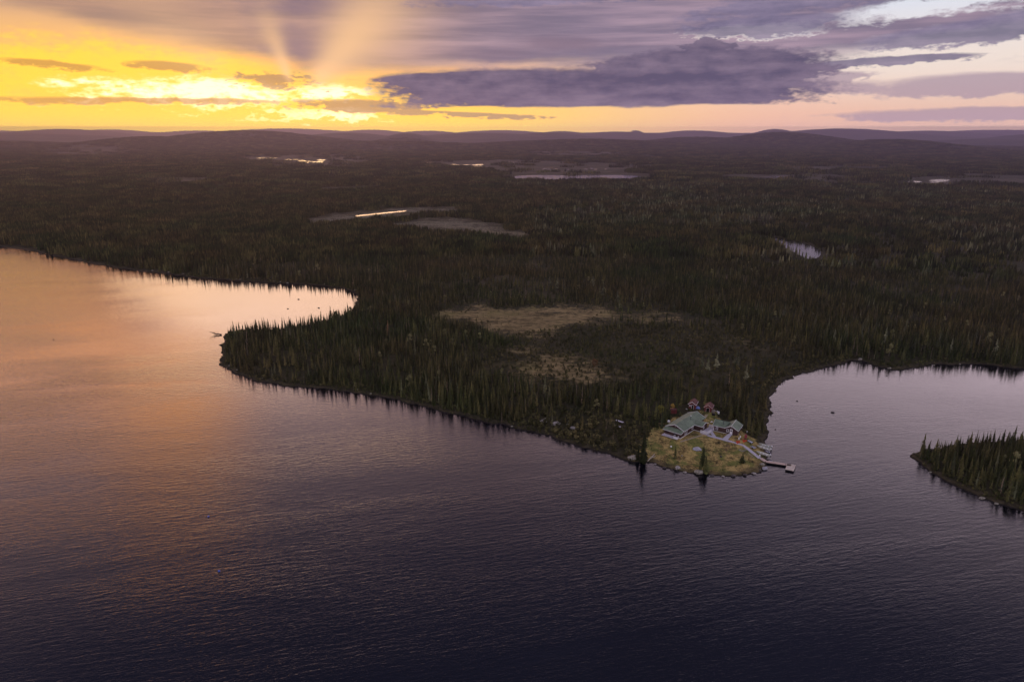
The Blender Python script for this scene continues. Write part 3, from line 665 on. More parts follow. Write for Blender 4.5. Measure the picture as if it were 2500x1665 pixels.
def scatter(name, m, srcs, kind_label, cat):
    P, Vv, Sc, Z = ALLP[m], ALLV[m], ALLS[m], ALLZ[m]; n = len(P)
    me = bpy.data.meshes.new(name); me.vertices.add(n); me.vertices.foreach_set('co', np.column_stack([P, Z]).astype(np.float32).ravel())
    a = me.attributes.new('variant', 'INT', 'POINT'); a.data.foreach_set('value', Vv.astype(np.int32))
    a = me.attributes.new('turn', 'FLOAT_VECTOR', 'POINT'); a.data.foreach_set('vector', np.column_stack([RNG.normal(0, .035, n), RNG.normal(0, .035, n), RNG.uniform(0, 6.28, n)]).astype(np.float32).ravel())
    a = me.attributes.new('size', 'FLOAT_VECTOR', 'POINT'); a.data.foreach_set('vector', np.column_stack([Sc*RNG.uniform(.85, 1.15, n), Sc*RNG.uniform(.85, 1.15, n), Sc*RNG.uniform(.85, 1.2, n)]).astype(np.float32).ravel())
    o = obj(name, me); tag(o, kind_label, cat, kind='stuff')
    gnt = bpy.data.node_groups.new(name+'_scatter', 'GeometryNodeTree')
    gnt.interface.new_socket('Geometry', in_out='INPUT', socket_type='NodeSocketGeometry'); gnt.interface.new_socket('Geometry', in_out='OUTPUT', socket_type='NodeSocketGeometry')
    gi = gnt.nodes.new('NodeGroupInput'); go = gnt.nodes.new('NodeGroupOutput'); jn = gnt.nodes.new('GeometryNodeJoinGeometry')
    def na(nm, typ):
        k = gnt.nodes.new('GeometryNodeInputNamedAttribute'); k.data_type = typ; k.inputs['Name'].default_value = nm
        return [x for x in k.outputs if x.enabled and x.name == 'Attribute'][0]
    va, ro, sz = na('variant', 'INT'), na('turn', 'FLOAT_VECTOR'), na('size', 'FLOAT_VECTOR')
    e2r = gnt.nodes.new('FunctionNodeEulerToRotation'); gnt.links.new(ro, e2r.inputs[0])
    for k in srcs:
        if not (Vv == k).any(): continue
        oi = gnt.nodes.new('GeometryNodeObjectInfo'); oi.inputs['Object'].default_value = SRC[k]; oi.inputs['As Instance'].default_value = True
        cmpn = gnt.nodes.new('FunctionNodeCompare'); cmpn.data_type = 'INT'; cmpn.operation = 'EQUAL'
        ints = [x for x in cmpn.inputs if x.type == 'INT']; gnt.links.new(va, ints[0]); ints[1].default_value = k
        ip = gnt.nodes.new('GeometryNodeInstanceOnPoints'); gnt.links.new(gi.outputs[0], ip.inputs['Points']); gnt.links.new(cmpn.outputs[0], ip.inputs['Selection'])
        gnt.links.new(oi.outputs['Geometry'], ip.inputs['Instance']); gnt.links.new(e2r.outputs[0], ip.inputs['Rotation']); gnt.links.new(sz, ip.inputs['Scale'])
        gnt.links.new(ip.outputs[0], jn.inputs[0])
    gnt.links.new(jn.outputs[0], go.inputs[0])
    md = o.modifiers.new('scatter', 'NODES'); md.node_group = gnt
    return o
scatter('conifer_forest', ALLV != 8, [k for k in range(len(SRC)) if k != 8], 'dense dark spruce forest covering the land to the hills', 'forest')
scatter('shrubs', ALLV == 8, [8], 'low green brush along the shores and on the rocky knoll', 'shrubs')

# ------------------------------------------------------------------ single spruces
def tree_thing(name, cr, tn, tr, mats, loc, label, cat, group=None):
    t = thing(name, loc, 0, label, cat, group)
    me = cr.mesh('crown'); tint(me, tn); obj('crown', me, t, [mats[0]])
    tr.build('trunk', mats[1], t); return t
protos = []
for i, (h, w_, sdv, lv, per) in enumerate(SPR):
    cr, tn = spruce_mb(h*.92, w_*1.22, sdv+100, lv+3, per+1)
    protos.append([cr, tn, trunk_mb(h, .11, sdv), None])
isl = psd(near_P[IND], isle); bush_d = psd(near_P[IND], BUSHY); sd_i = psd(near_P[IND], main_land)
tipx = isl_x = near_P[IND][isl > 0][:, 0].min() if (isl > 0).any() else 1e9
ui, vi = inframe(near_P[IND])
for n_, k in enumerate(IND):
    x, y = near_P[k]; i = int(near_V[k]); s_ = float(near_S[k]); hh = s_*SPR[i][0]
    size_w = 'tall' if hh > 9.3 else 'medium-height' if hh > 7.4 else 'shortish' if hh > 5.6 else 'small'
    slim = 'slender' if i in (4, 0) else 'full' if i in (3, 5) else 'narrow'
    if isl[n_] > 0:
        zone = 'near the pointed tip of the wooded islet' if x < tipx+10 else 'on the near waterside edge of the islet' if isl[n_] < 9 and y < 214 else 'on the far edge of the islet' if y > 222 else 'inside the dense islet stand'
    elif bush_d[n_] > -1: zone = 'among brush and rocks left of the cabin clearing'
    elif x > 86: zone = 'on the bay bank right of the small cabin'
    elif x > 72: zone = 'behind the two red sheds'
    elif x > 45: zone = 'in the wood behind and left of the large cabin'
    else:
        row = 'front-row' if sd_i[n_] < 7 else 'second-row' if sd_i[n_] < 13 else 'third-row' if sd_i[n_] < 22 else 'inner'
        U = ui[n_]
        part = 'at the rounded peninsula point' if U < 680 else 'right of the rounded peninsula point' if U < 820 else 'midway along the peninsula shore' if U < 980 else 'left of the nearer bog meadow' if U < 1120 else 'below the nearer bog meadow' if U < 1220 else 'just left of the brushy knoll' if U < 1300 else 'right behind the brushy knoll'
        zone = '('+row+') '+part
    rw = ''
    if zone[0] == '(': rw, zone = zone[1:].split(') ')
    lb = ('%s %s dark %s spruce %s' % (size_w, slim, rw, zone)).replace('  ', ' '); grp = ('%s spruces %s' % (rw, zone)).strip()
    pr = protos[i]
    if pr[3] is None: t = pr[3] = tree_thing('spruce_tree', pr[0], pr[1], pr[2], (M_SPR, M_BARK), (x, y, 0), lb, 'spruce', grp)
    else: t = copy_tree(pr[3]); tag(t, lb, 'spruce', grp)
    t.location = (x, y, near_Z[k]-.05); t.scale = (s_*random.uniform(.9, 1.15), s_*random.uniform(.9, 1.15), s_*random.uniform(.95, 1.08))
    t.rotation_euler = (random.gauss(0, .03), random.gauss(0, .03), random.uniform(0, 6.28))

def lone(px, py, h, w_, seed, label, mats=(M_SPR, M_BARK), name='spruce_tree', cat='spruce', kind='spruce', levels=18, per=7, dense=1.0):
    p = PX(px, py)
    if kind == 'spruce': cr, tn = spruce_mb(h, w_, seed, levels, per, dense=dense)
    else: cr, tn = leafy_mb(h, w_, seed, 420, .27)
    return tree_thing(name, cr, tn, trunk_mb(h, .03+.011*h, seed, 0 if kind == 'spruce' else 8), mats, (p.x, p.y, p.z-.05), label, cat)
lone(1569, 1126, 10.5, 2.1, 201, 'tall broad spruce at the water edge, left end of the grassy clearing', levels=20, per=8)
lone(1557, 1122, 5.0, 1.2, 208, 'young spruce close to the left of the tall shore spruce, by the pale boulder')
lone(1648, 1119, 5.4, .95, 202, 'small slim spruce alone on the lawn below the large cabin')
lone(1715, 1136, 8.0, 1.6, 203, 'tallest spruce in the middle of the lawn beside the grey slab')
lone(1722, 1152, 6.2, 1.5, 204, 'bushy spruce at the water edge just below the tallest lawn spruce')
lone(1709, 1150, 3.4, 1.1, 205, 'low round spruce left of the big shore boulder', levels=10)
lone(1812, 1129, 3.6, 1.45, 206, 'stout little spruce on the lawn near the boardwalk bend', levels=12)
lone(1642, 1003, 0.1+3.0, 1.2, 211, 'yellow autumn birch by the red outhouse', (simple_leaf := foliage('autumn_leaves', (.30, .22, .05), (.36, .2, .05)), M_SNAG), 'birch_tree', 'birch', 'leaf')
lone(1614, 1012, 4.2, 1.8, 212, 'round yellow-green birch left of the red outhouse', (foliage('yellow_green_leaves', (.17, .17, .04), (.24, .2, .05)), M_SNAG), 'birch_tree', 'birch', 'leaf')
lone(1836, 1023, 5.0, 2.0, 213, 'grey-leaved round birch in front of the wood right of the small cabin', (foliage('grey_leaves', (.13, .13, .09), (.17, .15, .10)), M_SNAG), 'birch_tree', 'birch', 'leaf')
lone(1466, 808+0, 0.1+6.5, 1.8, 214, 'rust-brown round birch at the edge of the nearer bog meadow', (foliage('rust_leaves', (.22, .11, .05), (.26, .15, .06)), M_SNAG), 'birch_tree', 'birch', 'leaf') if False else None
lone(1452, 902, 6.0, 1.9, 214, 'rust-brown round birch at the edge of the nearer bog meadow', (foliage('rust_leaves', (.20, .11, .05), (.24, .14, .06)), M_SNAG), 'birch_tree', 'birch', 'leaf')
lone(2251, 1109, 8.4, 1.45, 215, 'lone stout spruce standing at the very tip of the wooded islet', levels=18)
lone(948, 824, 10.0, 1.6, 216, 'reddish-brown dying spruce rising over the peninsula forest', (foliage('dying_needles', (.17, .10, .055), (.2, .12, .06)), M_SNAG))

M_LARCH = foliage('larch_needles', (.095, .105, .055), (.125, .12, .07))
larch0 = None
ORD = ['leftmost', 'second from left', 'third from left', 'fourth from left', 'fifth from left', 'sixth from left', 'seventh from left', 'eighth from left', 'ninth from left', 'tenth from left', 'eleventh from left', 'twelfth from left', 'rightmost']
for k, (px, py, h) in enumerate([(1342, 694, 8.5), (1360, 703, 8), (1377, 708, 7.5), (1412, 699, 8), (1424, 704, 6.5), (1447, 699, 8), (1473, 721, 9), (1464, 724, 7), (1507, 738, 8.5), (1645, 762, 8), (1915, 773, 8.5), (1958, 771, 8.5), (1990, 800, 8),
        (2035, 838, 8), (2102, 826, 8.5), (2160, 838, 9), (2210, 812, 8), (2231, 860, 8), (2290, 850, 9), (2320, 862, 8), (2380, 836, 8), (2428, 866, 9), (1673, 895, 6.5), (1712, 895, 7), (1728, 903, 6.5), (1749, 895, 7), (1797, 890, 7.5), (1821, 925, 7)]):
    if k < 13: lb, g_ = 'pale grey-green larch beyond the farther bog meadow, '+ORD[[0, 1, 2, 3, 4, 5, 7, 6, 8, 9, 10, 11, 12][k]], 'pale larches beyond the farther bog meadow'
    elif k < 22: lb, g_ = 'pale grey-green larch in the forest above the right-hand bay, '+(ORD[k-13] if k < 21 else 'rightmost'), 'pale larches above the right-hand bay'
    else: lb, g_ = 'pale grey-green larch in the sparse wood above the small cabin, '+(ORD[k-22] if k < 27 else 'rightmost'), 'pale larches above the small cabin'
    p = PX(px, py)
    if larch0 is None: cr, tn = spruce_mb(8, 1.9, 777, 13, 6, dense=.8); t = larch0 = tree_thing('larch_tree', cr, tn, trunk_mb(8, .12, 777), (M_LARCH, M_SNAG), p, lb, 'larch', g_)
    else: t = copy_tree(larch0); tag(t, lb, 'larch', g_)
    t.location = p; s_ = h/8; t.scale = (s_*random.uniform(.85, 1.2), s_*random.uniform(.85, 1.2), s_); t.rotation_euler.z = random.uniform(0, 6)

# ------------------------------------------------------------------ rocks
def rock_mesh(sx_, sy, sz, seed, rough=.25, cut=True):
    import bmesh
    bm = bmesh.new(); bmesh.ops.create_icosphere(bm, subdivisions=3, radius=1.0); r = random.Random(seed); o = Vector((r.uniform(0, 99), r.uniform(0, 99), r.uniform(0, 99)))
    from mathutils import noise as mn
    pl = [(Vector((r.gauss(0, 1), r.gauss(0, 1), r.gauss(.3, .8))).normalized(), r.uniform(.62, .9)) for _ in range(7)]
    for v in bm.verts:
        c_ = v.co.copy()
        for nn, d in pl:
            q_ = c_.dot(nn)
            if q_ > d: c_ -= nn*(q_-d)*.85
        c_ *= 1+mn.noise(c_*1.7+o)*rough+mn.noise(c_*5+o)*rough*.3
        v.co = Vector((c_.x*sx_, c_.y*sy, c_.z*sz))
    me = bpy.data.meshes.new('boulder'); bm.to_mesh(me); bm.free(); return me
M_ROCK = simple('granite', (.30, .27, .25), .85, .4, 1.6); M_ROCKD = simple('wet_granite', (.05, .04, .04), .5, .4, 2); M_ROCKP = simple('lichen_granite', (.25, .23, .19), .9, .45, 1.8)
M_ROCKB = simple('bluish_granite', (.34, .33, .37), .8, .25, 1.5)
def rock(px, py, sx_, sy, sz, seed, mat, label, z=None, rz=0.0, name='boulder', cat='boulder', group=None):
    p = PX(px, py) if z is None else Vector((*G(px, py, z), z))
    o = obj(name, rock_mesh(sx_, sy, sz, seed), None, [mat]); o.location = (p.x, p.y, p.z+sz*.15); o.rotation_euler.z = rz
    return tag(o, label, cat, group)
rock(1545, 1119, 1.9, 1.1, 1.3, 1, M_ROCKP, 'big pale lichen-spotted boulder at the shore left of the tall spruce')
rock(1706, 1153, 1.6, 1.0, .9, 2, M_ROCKP, 'large pale boulder at the shore under the bushy lawn spruces')
rock(1654, 1143, 1.0, .8, .8, 3, M_ROCK, 'round grey boulder on the bank below the slim lawn spruce')
rock(1867, 1144, .95, .75, .75, 4, M_ROCKB, 'smooth bluish grey boulder in the water by the dock', z=0.1)
rock(1862, 1134, 1.0, .6, .5, 5, M_ROCKP, 'flat tan boulder between the dock and the lawn bank')
rock(1880, 1126, .8, .5, .35, 6, M_ROCKB, 'low grey rock beside the shore end of the jetty', z=.1)
rock(1877, 1120, .9, .5, .35, 7, M_ROCK, 'grey rock between the nearest boat and the jetty', z=.15)
rock(1701, 1096, 1.5, 1.7, .45, 8, M_ROCKB, 'flat pale bluish slab lying on the lawn beside the tallest spruce', rz=.8, name='stone_slab', cat='stone slab')
rock(1760, 1115, .5, .45, .45, 9, M_ROCKD, 'blackened stump in the middle of the lawn', name='charred_stump', cat='stump')
for k, (a, b_, s_, lb_) in enumerate([(1326, 1030, 2.2, 'grey-pink ledge, leftmost of the knoll outcrops'), (1334, 1024, 1.8, 'rock ledge just behind the leftmost knoll outcrop'), (1358, 1035, 2.4, 'tall split grey ledge in the middle of the knoll'), (1390, 1030, 1.3, 'small tan rock at the top of the knoll'),
      (1399, 1045, 1.7, 'broken tan ledge on the right part of the knoll'), (1388, 1037, 1.4, 'weathered rock between the middle and right knoll ledges')]):
    rock(a, b_, s_*.72, s_*.5, s_*.4, 20+k, M_ROCKP if k % 2 else M_ROCK, lb_, name='rock_ledge', cat='rock ledge')
for k, (a, b_, s_, lb_) in enumerate([(1946, 979, .75, 'dark rock breaking the bay surface near the wooded bank'), (2033, 1007, 1.3, 'long dark rock breaking the surface in the open bay'), (1893, 1048, .7, 'small dark rock in the water behind the moored boats'),
      (729, 731, 1.5, 'dark rock in the left cove, nearest the far shore'), (703, 754, 1.3, 'leftmost dark rock in the left cove'), (778, 752, 1.6, 'dark rock in the left cove close to the peninsula trees'), (131, 829, 1.0, 'tiny dark rock alone in the open lake at left'),
      (2132, 896, .8, 'small dark rock off the reedy bay shore'), (2165, 917, .8, 'tiny dark rock in the bay left of the reedy point'), (512, 1272, .6, 'tiny dark float far out on the near lake')][:9]):
    s_ *= .55; rock(a, b_, s_, s_*.6, s_*.5, 40+k, M_ROCKD, lb_, z=.05, rz=-.5)
for k, (a, b_, s_, lb_) in enumerate([(2171, 900, 1.5, 'big pale boulder at the reedy point of the bay'), (2279, 893, 1.2, 'pale boulder on the right bay shore'), (2343, 889, .8, 'small pale stone on the far right bay shore'), (2100, 878, 2.0, 'grey ledge left of the reedy bay point'),
      (2397, 1216, 1.6, 'pale stone slab at the near edge of the islet'), (2432, 1230, 1.2, 'pale stone on the islet shore near the frame edge'), (2271, 1153, .8, 'small pale stone below the islet tip')]):
    rock(a, b_, s_*.6, s_*.4, s_*.36, 60+k, M_ROCKP, lb_)
rk = random.Random(5)
for k, (a, b_) in enumerate([(296, 648), (372, 660), (412, 664), (446, 668), (515, 676), (577, 681), (586, 682), (668, 686), (684, 688), (702, 690), (792, 694), (868, 708)]):
    rock(a, b_+1.0, 1.0, .7, .5, 80+k, M_ROCKP, 'pale stone on the far left lake shore under the forest, '+(ORD[k] if k < 11 else 'rightmost'), group='stones on the far left shore')
for k, (a, b_) in enumerate([(560, 894), (579, 904), (640, 925), (782, 940), (865, 951), (873, 952), (905, 962), (1250, 1042)]):
    rock(a, b_-1, .6, .4, .3, 100+k, M_ROCKP, 'small pale stone along the peninsula waterline, '+(ORD[k] if k < 7 else 'rightmost'), group='stones on the peninsula waterline')

for k, (px, py, s_) in enumerate([(1600, 1133, .5), (1622, 1142, .7), (1640, 1147, .5), (1672, 1153, .7), (1688, 1158, .5), (1738, 1161, .8), (1765, 1163, .6), (1790, 1162, .9), (1818, 1159, .7), (1841, 1156, .8), (1856, 1149, .6)]):
    rock(px, py, s_, s_*.7, s_*.5, 500+k, M_ROCKD if k % 3 else M_ROCK, 'small dark stone along the waterline below the lawn, '+(ORD[k] if k < 10 else 'rightmost'), group='stones below the lawn')

# driftwood, logs, poles
M_LOG = simple('weathered_log', (.38, .33, .25), .9, .3, 5, stretch=(1, 1, 1)); M_LOGD = simple('dark_log', (.03, .022, .018), .8, .3, 5)
def logs(name, pts, r, mat, label, cat, z=None):
    mb = MB(); P_ = [PX(*p) if z is None else Vector((*G(*p, z), z)) for p in pts[0]]; o = P_[0]
    for br in pts:
        Q = [(PX(*p) if z is None else Vector((*G(*p, z), z))) for p in br]
        for a, b_ in zip(Q[:-1], Q[1:]): mb.tube(a-o+Vector((0, 0, r)), b_-o+Vector((0, 0, r*1.6)), r, r*.65, 7)
    t = mb.build(name, mat); t.location = o; return tag(t, label, cat)
logs('driftwood_log', [[(1581, 1127), (1590, 1118), (1598, 1110)], [(1588, 1119), (1600, 1116)]], .22, M_LOG, 'bleached driftwood trunk on the bank right of the tall shore spruce', 'driftwood')
logs('wooden_pole', [[Z3(790, 770), Z3(905, 920)]], .09, M_LOG, 'pale pole on the grass, closer to the lawn side of the boardwalk', 'pole')
logs('wooden_pole', [[Z3(870, 820), Z3(955, 940)]], .08, M_LOG, 'pale pole on the grass, the one nearest the boardwalk', 'pole')
mb = MB(); o = Vector((*G(541, 818, 0), .3))
for a, b_, r0, r1_ in [((0, 0, 0), (-3.2, .2, .3), .35, .3), ((-3.2, .2, .3), (-7.2, .8, 1.5), .3, .1), ((-3, .2, .3), (-4.5, -1.2, -.2), .15, .05), ((-4, .3, .6), (-4.4, .4, 2.0), .12, .04), ((-2, .2, .2), (-2.2, .6, 1.8), .14, .03), ((-1.2, .1, .2), (-3.0, -2.0, .1), .2, .06)]: mb.tube(a, b_, r0, r1_, 6)
t = mb.build('fallen_tree', M_LOGD); t.location = o; tag(t, 'dark fallen tree reaching over the water at the end of the peninsula', 'fallen tree')

# ------------------------------------------------------------------ cabins
M_WALL = simple('maroon_siding', (.066, .034, .030), .75, .25, .6, stretch=(.3, .3, 9)); M_RED = simple('red_siding', (.17, .04, .036), .75, .25, .8, stretch=(.4, .4, 8))
M_ROOF = simple('green_metal_roof', (.14, .185, .125), .62, .22, .5, .3); M_REDROOF = simple('red_roof', (.12, .045, .04), .7, .25, 1.0)
M_TRIM = simple('white_trim', (.78, .76, .78), .6, .06, 2); M_DECK = simple('grey_boards', (.46, .43, .48), .75, .18, 1.0, stretch=(1, 6, 1)); M_DOCK = simple('worn_boards', (.52, .45, .38), .8, .25, 1.2, stretch=(6, 1, 1))
M_DOCKR = simple('red_boards', (.50, .38, .32), .8, .2, 1.2, stretch=(1, 5, 1)); M_BLACK = simple('black_float', (.012, .011, .012), .6, .2, 1); M_GLASS = simple('dark_glass', (.02, .02, .03), .12, .1, 1, .6)
M_METAL = simple('stove_pipe', (.07, .08, .085), .45, .2, 3, metal=.4); M_ALU = simple('painted_aluminium', (.50, .50, .43), .45, .15, 1.5); M_COWL = simple('white_cowl', (.8, .8, .82), .4, .04, 2)
M_INT = simple('doorway_shade', (.012, .010, .010), .9, .2, 1); M_TAN = simple('tan_planks', (.33, .27, .18), .85, .25, 1.0); M_ORANGE = simple('orange_plastic', (.55, .075, .03), .5, .1, 2)
M_BLUE = simple('blue_tarp', (.20, .27, .62), .6, .2, 1.5); M_SEAM = simple('roof_seam', (.10, .19, .145), .4, .1, 1)

def window(par, x0, x1, z0, z1, y, axis='x', outward=-1, mull=1, bars=0, name='window', fmat=None):
    """frame + pane on a wall plane; axis 'x' wall runs along x at y, axis 'y' wall runs along y at x=y"""
    f = MB(); d = .07; e = .13
    def bx(a0, a1, c0, c1, t0, t1, m=0):
        lo, hi = sorted((y+outward*t0, y+outward*t1))
        if axis == 'x': f.box(a0, a1, lo, hi, c0, c1, m)
        else: f.box(lo, hi, a0, a1, c0, c1, m)
    bx(x0, x1, z0, z0+e, 0, d); bx(x0, x1, z1-e, z1, 0, d); bx(x0, x0+e, z0+e, z1-e, 0, d); bx(x1-e, x1, z0+e, z1-e, 0, d)
    for k in range(mull): c_ = x0+(x1-x0)*(k+1)/(mull+1); bx(c_-.035, c_+.035, z0+e, z1-e, 0, d*.9)
    for k in range(bars): c_ = z0+(z1-z0)*(k+1)/(bars+1); bx(x0+e, x1-e, c_-.035, c_+.035, 0, d*.8)
    fr = f.build(name, fmat or M_TRIM, par)
    f = MB(); bx(x0+e, x1-e, z0+e, z1-e, .003, .02); f.build('pane', M_GLASS, fr); return fr
def gable(mb, x, y0, y1, ze, zr, yr=None):
    yr = (y0+y1)/2 if yr is None else yr
    mb.add([(x, y0, ze), (x, y1, ze), (x, yr, zr)], [(0, 1, 2)])

cab = thing('large_cabin', (61.8, 229.5, 3.0), math.radians(48), 'large maroon cabin with a long green metal roof and front porch', 'cabin')
wl = MB()
def house_body(mb, x0, x1, y0, y1, ze, zr, z0=.25):   # ridge along x, closed prism with gables
    ym = (y0+y1)/2
    mb.add([(x0, y0, z0), (x1, y0, z0), (x1, y1, z0), (x0, y1, z0), (x0, y0, ze), (x1, y0, ze), (x1, y1, ze), (x0, y1, ze), (x0, ym, zr), (x1, ym, zr)],
           [(0, 1, 5, 4), (2, 3, 7, 6), (3, 0, 4, 8, 7), (1, 2, 6, 9, 5), (4, 5, 9, 8), (6, 7, 8, 9), (0, 3, 2, 1)])
house_body(wl, 2.0, 18.0, 0, 6.8, 2.6, 4.05)
wl.add([(0, .05, .25), (1.997, .05, .25), (1.997, 6.75, .25), (0, 6.75, .25), (0, .05, 2.1), (1.997, .05, 2.62), (1.997, 6.75, 2.62), (0, 6.75, 2.1)], [(0, 1, 5, 4), (1, 2, 6, 5), (2, 3, 7, 6), (3, 0, 4, 7), (4, 5, 6, 7)])
wl.add([(10.4, -3.0, .25), (14.8, -3.0, .25), (14.8, -.003, .25), (10.4, -.003, .25), (10.4, -3.0, 2.45), (14.8, -3.0, 2.45), (14.8, -.003, 2.45), (10.4, -.003, 2.45), (12.6, -3.0, 3.1), (12.6, -.003, 3.1)],
       [(0, 1, 5, 8, 4), (1, 2, 6, 5), (3, 0, 4, 7), (4, 8, 9, 7), (5, 6, 9, 8)])
wl.build('wall', M_WALL, cab)
sk = MB()
sk.box(-.05, 10.35, -.06, 0.0, .06, .28); sk.box(-.06, 0.0, 0.0, 6.8, .06, .28); sk.box(10.34, 10.40, -3.06, -.06, .06, .28); sk.box(10.40, 14.8, -3.06, -3.0, .06, .28)
sk.build('base_trim', M_TRIM, cab)
ft = MB(); ft.box(.1, 17.9, .1, 6.7, -.6, .24); ft.box(10.5, 14.7, -2.9, .1, -.6, .23); ft.build('foundation', M_LOGD, cab)
rf = MB(); ov = .5; k_ = (4.05-2.6)/3.4
ye, zr = 3.4+ov, 4.22
rf.slab([(1.55, -ov, zr-k_*ye), (18.5, -ov, zr-k_*ye), (18.5, 3.4, zr), (1.55, 3.4, zr)], .10)
rf.slab([(1.55, 3.4, zr), (18.5, 3.4, zr), (18.5, 6.8+ov, zr-k_*ye), (1.55, 6.8+ov, zr-k_*ye)], .10)
roofA = rf.build('roof', M_ROOF, cab)
rf = MB(); rf.slab([(-.5, -.42, 2.02), (1.96, -.42, 2.72), (1.96, 7.15, 2.72), (-.5, 7.15, 2.02)], .09); rf.build('porch_roof', M_ROOF, cab)
rf = MB(); kk = (3.32-2.45)/2.6
rf.slab([(10.0, -3.4, 2.45), (12.6, -3.4, 3.32), (12.6, .9, 3.32), (10.0, -.45, 2.45)], .09)
rf.slab([(12.6, -3.4, 3.32), (15.2, -3.4, 2.45), (15.2, -.45, 2.45), (12.6, .9, 3.32)], .09); rf.build('wing_roof', M_ROOF, cab)
tr = MB()
for x in (1.5, 18.52):
    tr.beam((x, -ov, zr-k_*ye-.02), (x, 3.4, zr-.02), .07, .17); tr.beam((x, 3.4, zr-.02), (x, 6.8+ov, zr-k_*ye-.02), .07, .17)
tr.beam((1.5, -ov-.04, zr-k_*ye-.05), (10.0, -ov-.04, zr-k_*ye-.05), .05, .15)
tr.beam((-.54, -.45, 1.98), (-.54, 7.18, 1.98), .05, .14); tr.beam((-.54, -.46, 1.99), (1.5, -.46, 2.57), .05, .12)
tr.beam((10.0, -3.44, 2.40), (12.6, -3.44, 3.27), .06, .15); tr.beam((12.6, -3.44, 3.27), (15.2, -3.44, 2.40), .06, .15); tr.beam((9.96, -3.44, 2.40), (9.96, -.6, 2.40), .05, .14)
tr.build('roof_trim', M_TRIM, cab)
window(cab, 3.1, 5.0, .5, 2.35, 0.0, 'x', -1, 2, 0, 'glazed_door'); window(cab, 8.3, 9.7, 1.0, 1.95, 0.0, 'x', -1, 1)
window(cab, 1.6, 2.9, .95, 1.85, 0.0, 'y', -1, 1, fmat=M_LOGD); window(cab, 4.9, 6.2, .95, 1.85, 0.0, 'y', -1, 1, fmat=M_LOGD); window(cab, 11.6, 12.5, 1.0, 1.9, -3.0, 'x', -1, 0)
lm = MB(); lm.tube((1.93, 3.4, 3.35), (1.83, 3.4, 3.35), .11, .13, 8); lm.build('gable_lamp', M_TRIM, cab)
ch = MB(); ch.tube((10.9, 1.9, 3.3), (10.9, 1.9, 5.1), .10, .10, 8); ch.tube((10.9, 1.9, 5.1), (10.9, 1.9, 5.22), .2, .2, 8, 1); ch.tube((10.9, 1.9, 5.22), (10.9, 1.9, 5.36), .2, .04, 8, 1)
ch.build('chimney', [M_METAL, M_COWL], cab)
dk_ = MB(); dk_.box(-1.7, -.08, 2.2, 6.9, .04, .2); dk_.build('porch_deck', M_DECK, cab)
stp = MB(); stp.box(-1.0, -.1, .6, 2.1, .02, .34); stp.box(-1.4, -1.0, .6, 2.1, .0, .18)
for yy in (.6, 2.1):
    for xx in (-1.35, -.15): stp.beam((xx, yy, 0), (xx, yy, 1.1), .09, .09)
    stp.beam((-1.4, yy, 1.05), (-.1, yy, 1.1), .08, .08); stp.beam((-1.4, yy, .6), (-.1, yy, .65), .06, .08)
stp.build('porch_steps', M_TRIM, cab)
dd = MB(); dd.box(9.3, 16.4, -5.9, -3.1, .0, .32); dd.build('side_deck', M_DECK, cab)
rl = MB()
for a, b_ in [((9.35, -3.2), (9.35, -5.85)), ((9.35, -5.85), (12.6, -5.85)), ((14.2, -5.85), (16.3, -5.85)), ((16.3, -5.85), (16.3, -3.2))]:
    n = max(2, int(math.hypot(a[0]-b_[0], a[1]-b_[1])/1.1)+1)
    for i in range(n):
        t_ = i/(n-1); x = a[0]+(b_[0]-a[0])*t_; y = a[1]+(b_[1]-a[1])*t_; rl.beam((x, y, .3), (x, y, 1.35), .14, .14)
    for zz in (.62, .95, 1.32): rl.beam((a[0], a[1], zz), (b_[0], b_[1], zz), .07, .19)
rl.build('railing', M_TRIM, cab)

cb = thing('small_cabin', (76.0, 236.7, 3.0), math.radians(-32), 'small maroon cabin with an L-shaped green roof and white door', 'cabin')
wl = MB()
house_body(wl, 0, 4.297, 0.1, 5.5, 2.35, 3.55)
wl.add([(4.3, 0, .1), (8.7, 0, .1), (8.7, 5.9, .1), (4.3, 5.9, .1), (4.3, 0, 2.35), (8.7, 0, 2.35), (8.7, 5.9, 2.35), (4.3, 5.9, 2.35), (6.5, 0, 3.5), (6.5, 5.9, 3.5)],
       [(0, 1, 5, 8, 4), (1, 2, 6, 5), (2, 3, 7, 9, 6), (3, 0, 4, 7), (4, 8, 9, 7), (5, 6, 9, 8)])
wl.build('wall', M_WALL, cb)
rf = MB()
rf.slab([(-.4, -.35, 2.32), (4.0, -.35, 2.32), (5.2, 2.8, 3.72), (-.4, 2.8, 3.72)], .09); rf.slab([(-.4, 2.8, 3.72), (5.2, 2.8, 3.72), (4.2, 5.9, 2.3), (-.4, 5.9, 2.3)], .09); rf.build('roof', M_ROOF, cb)
rf = MB()
rf.slab([(4.0, -.55, 2.30), (6.5, -.55, 3.70), (6.5, 6.3, 3.70), (4.0, 6.3, 2.30)], .09); rf.slab([(6.5, -.55, 3.70), (9.15, -.55, 2.25), (9.15, 6.3, 2.25), (6.5, 6.3, 3.70)], .09); rf.build('gable_roof', M_ROOF, cb)
tr = MB()
tr.beam((4.0, -.6, 2.24), (6.5, -.6, 3.65), .06, .16); tr.beam((6.5, -.6, 3.65), (9.15, -.6, 2.19), .06, .16); tr.beam((9.19, -.55, 2.2), (9.19, 6.3, 2.2), .05, .13); tr.beam((-.42, -.4, 2.27), (4.0, -.4, 2.27), .05, .13)
tr.beam((6.5, -.5, 3.72), (6.5, 6.3, 3.72), .09, .03); tr.beam((-.44, -.38, 2.25), (-.44, 2.8, 3.67), .05, .14)
tr.build('roof_trim', M_TRIM, cb)
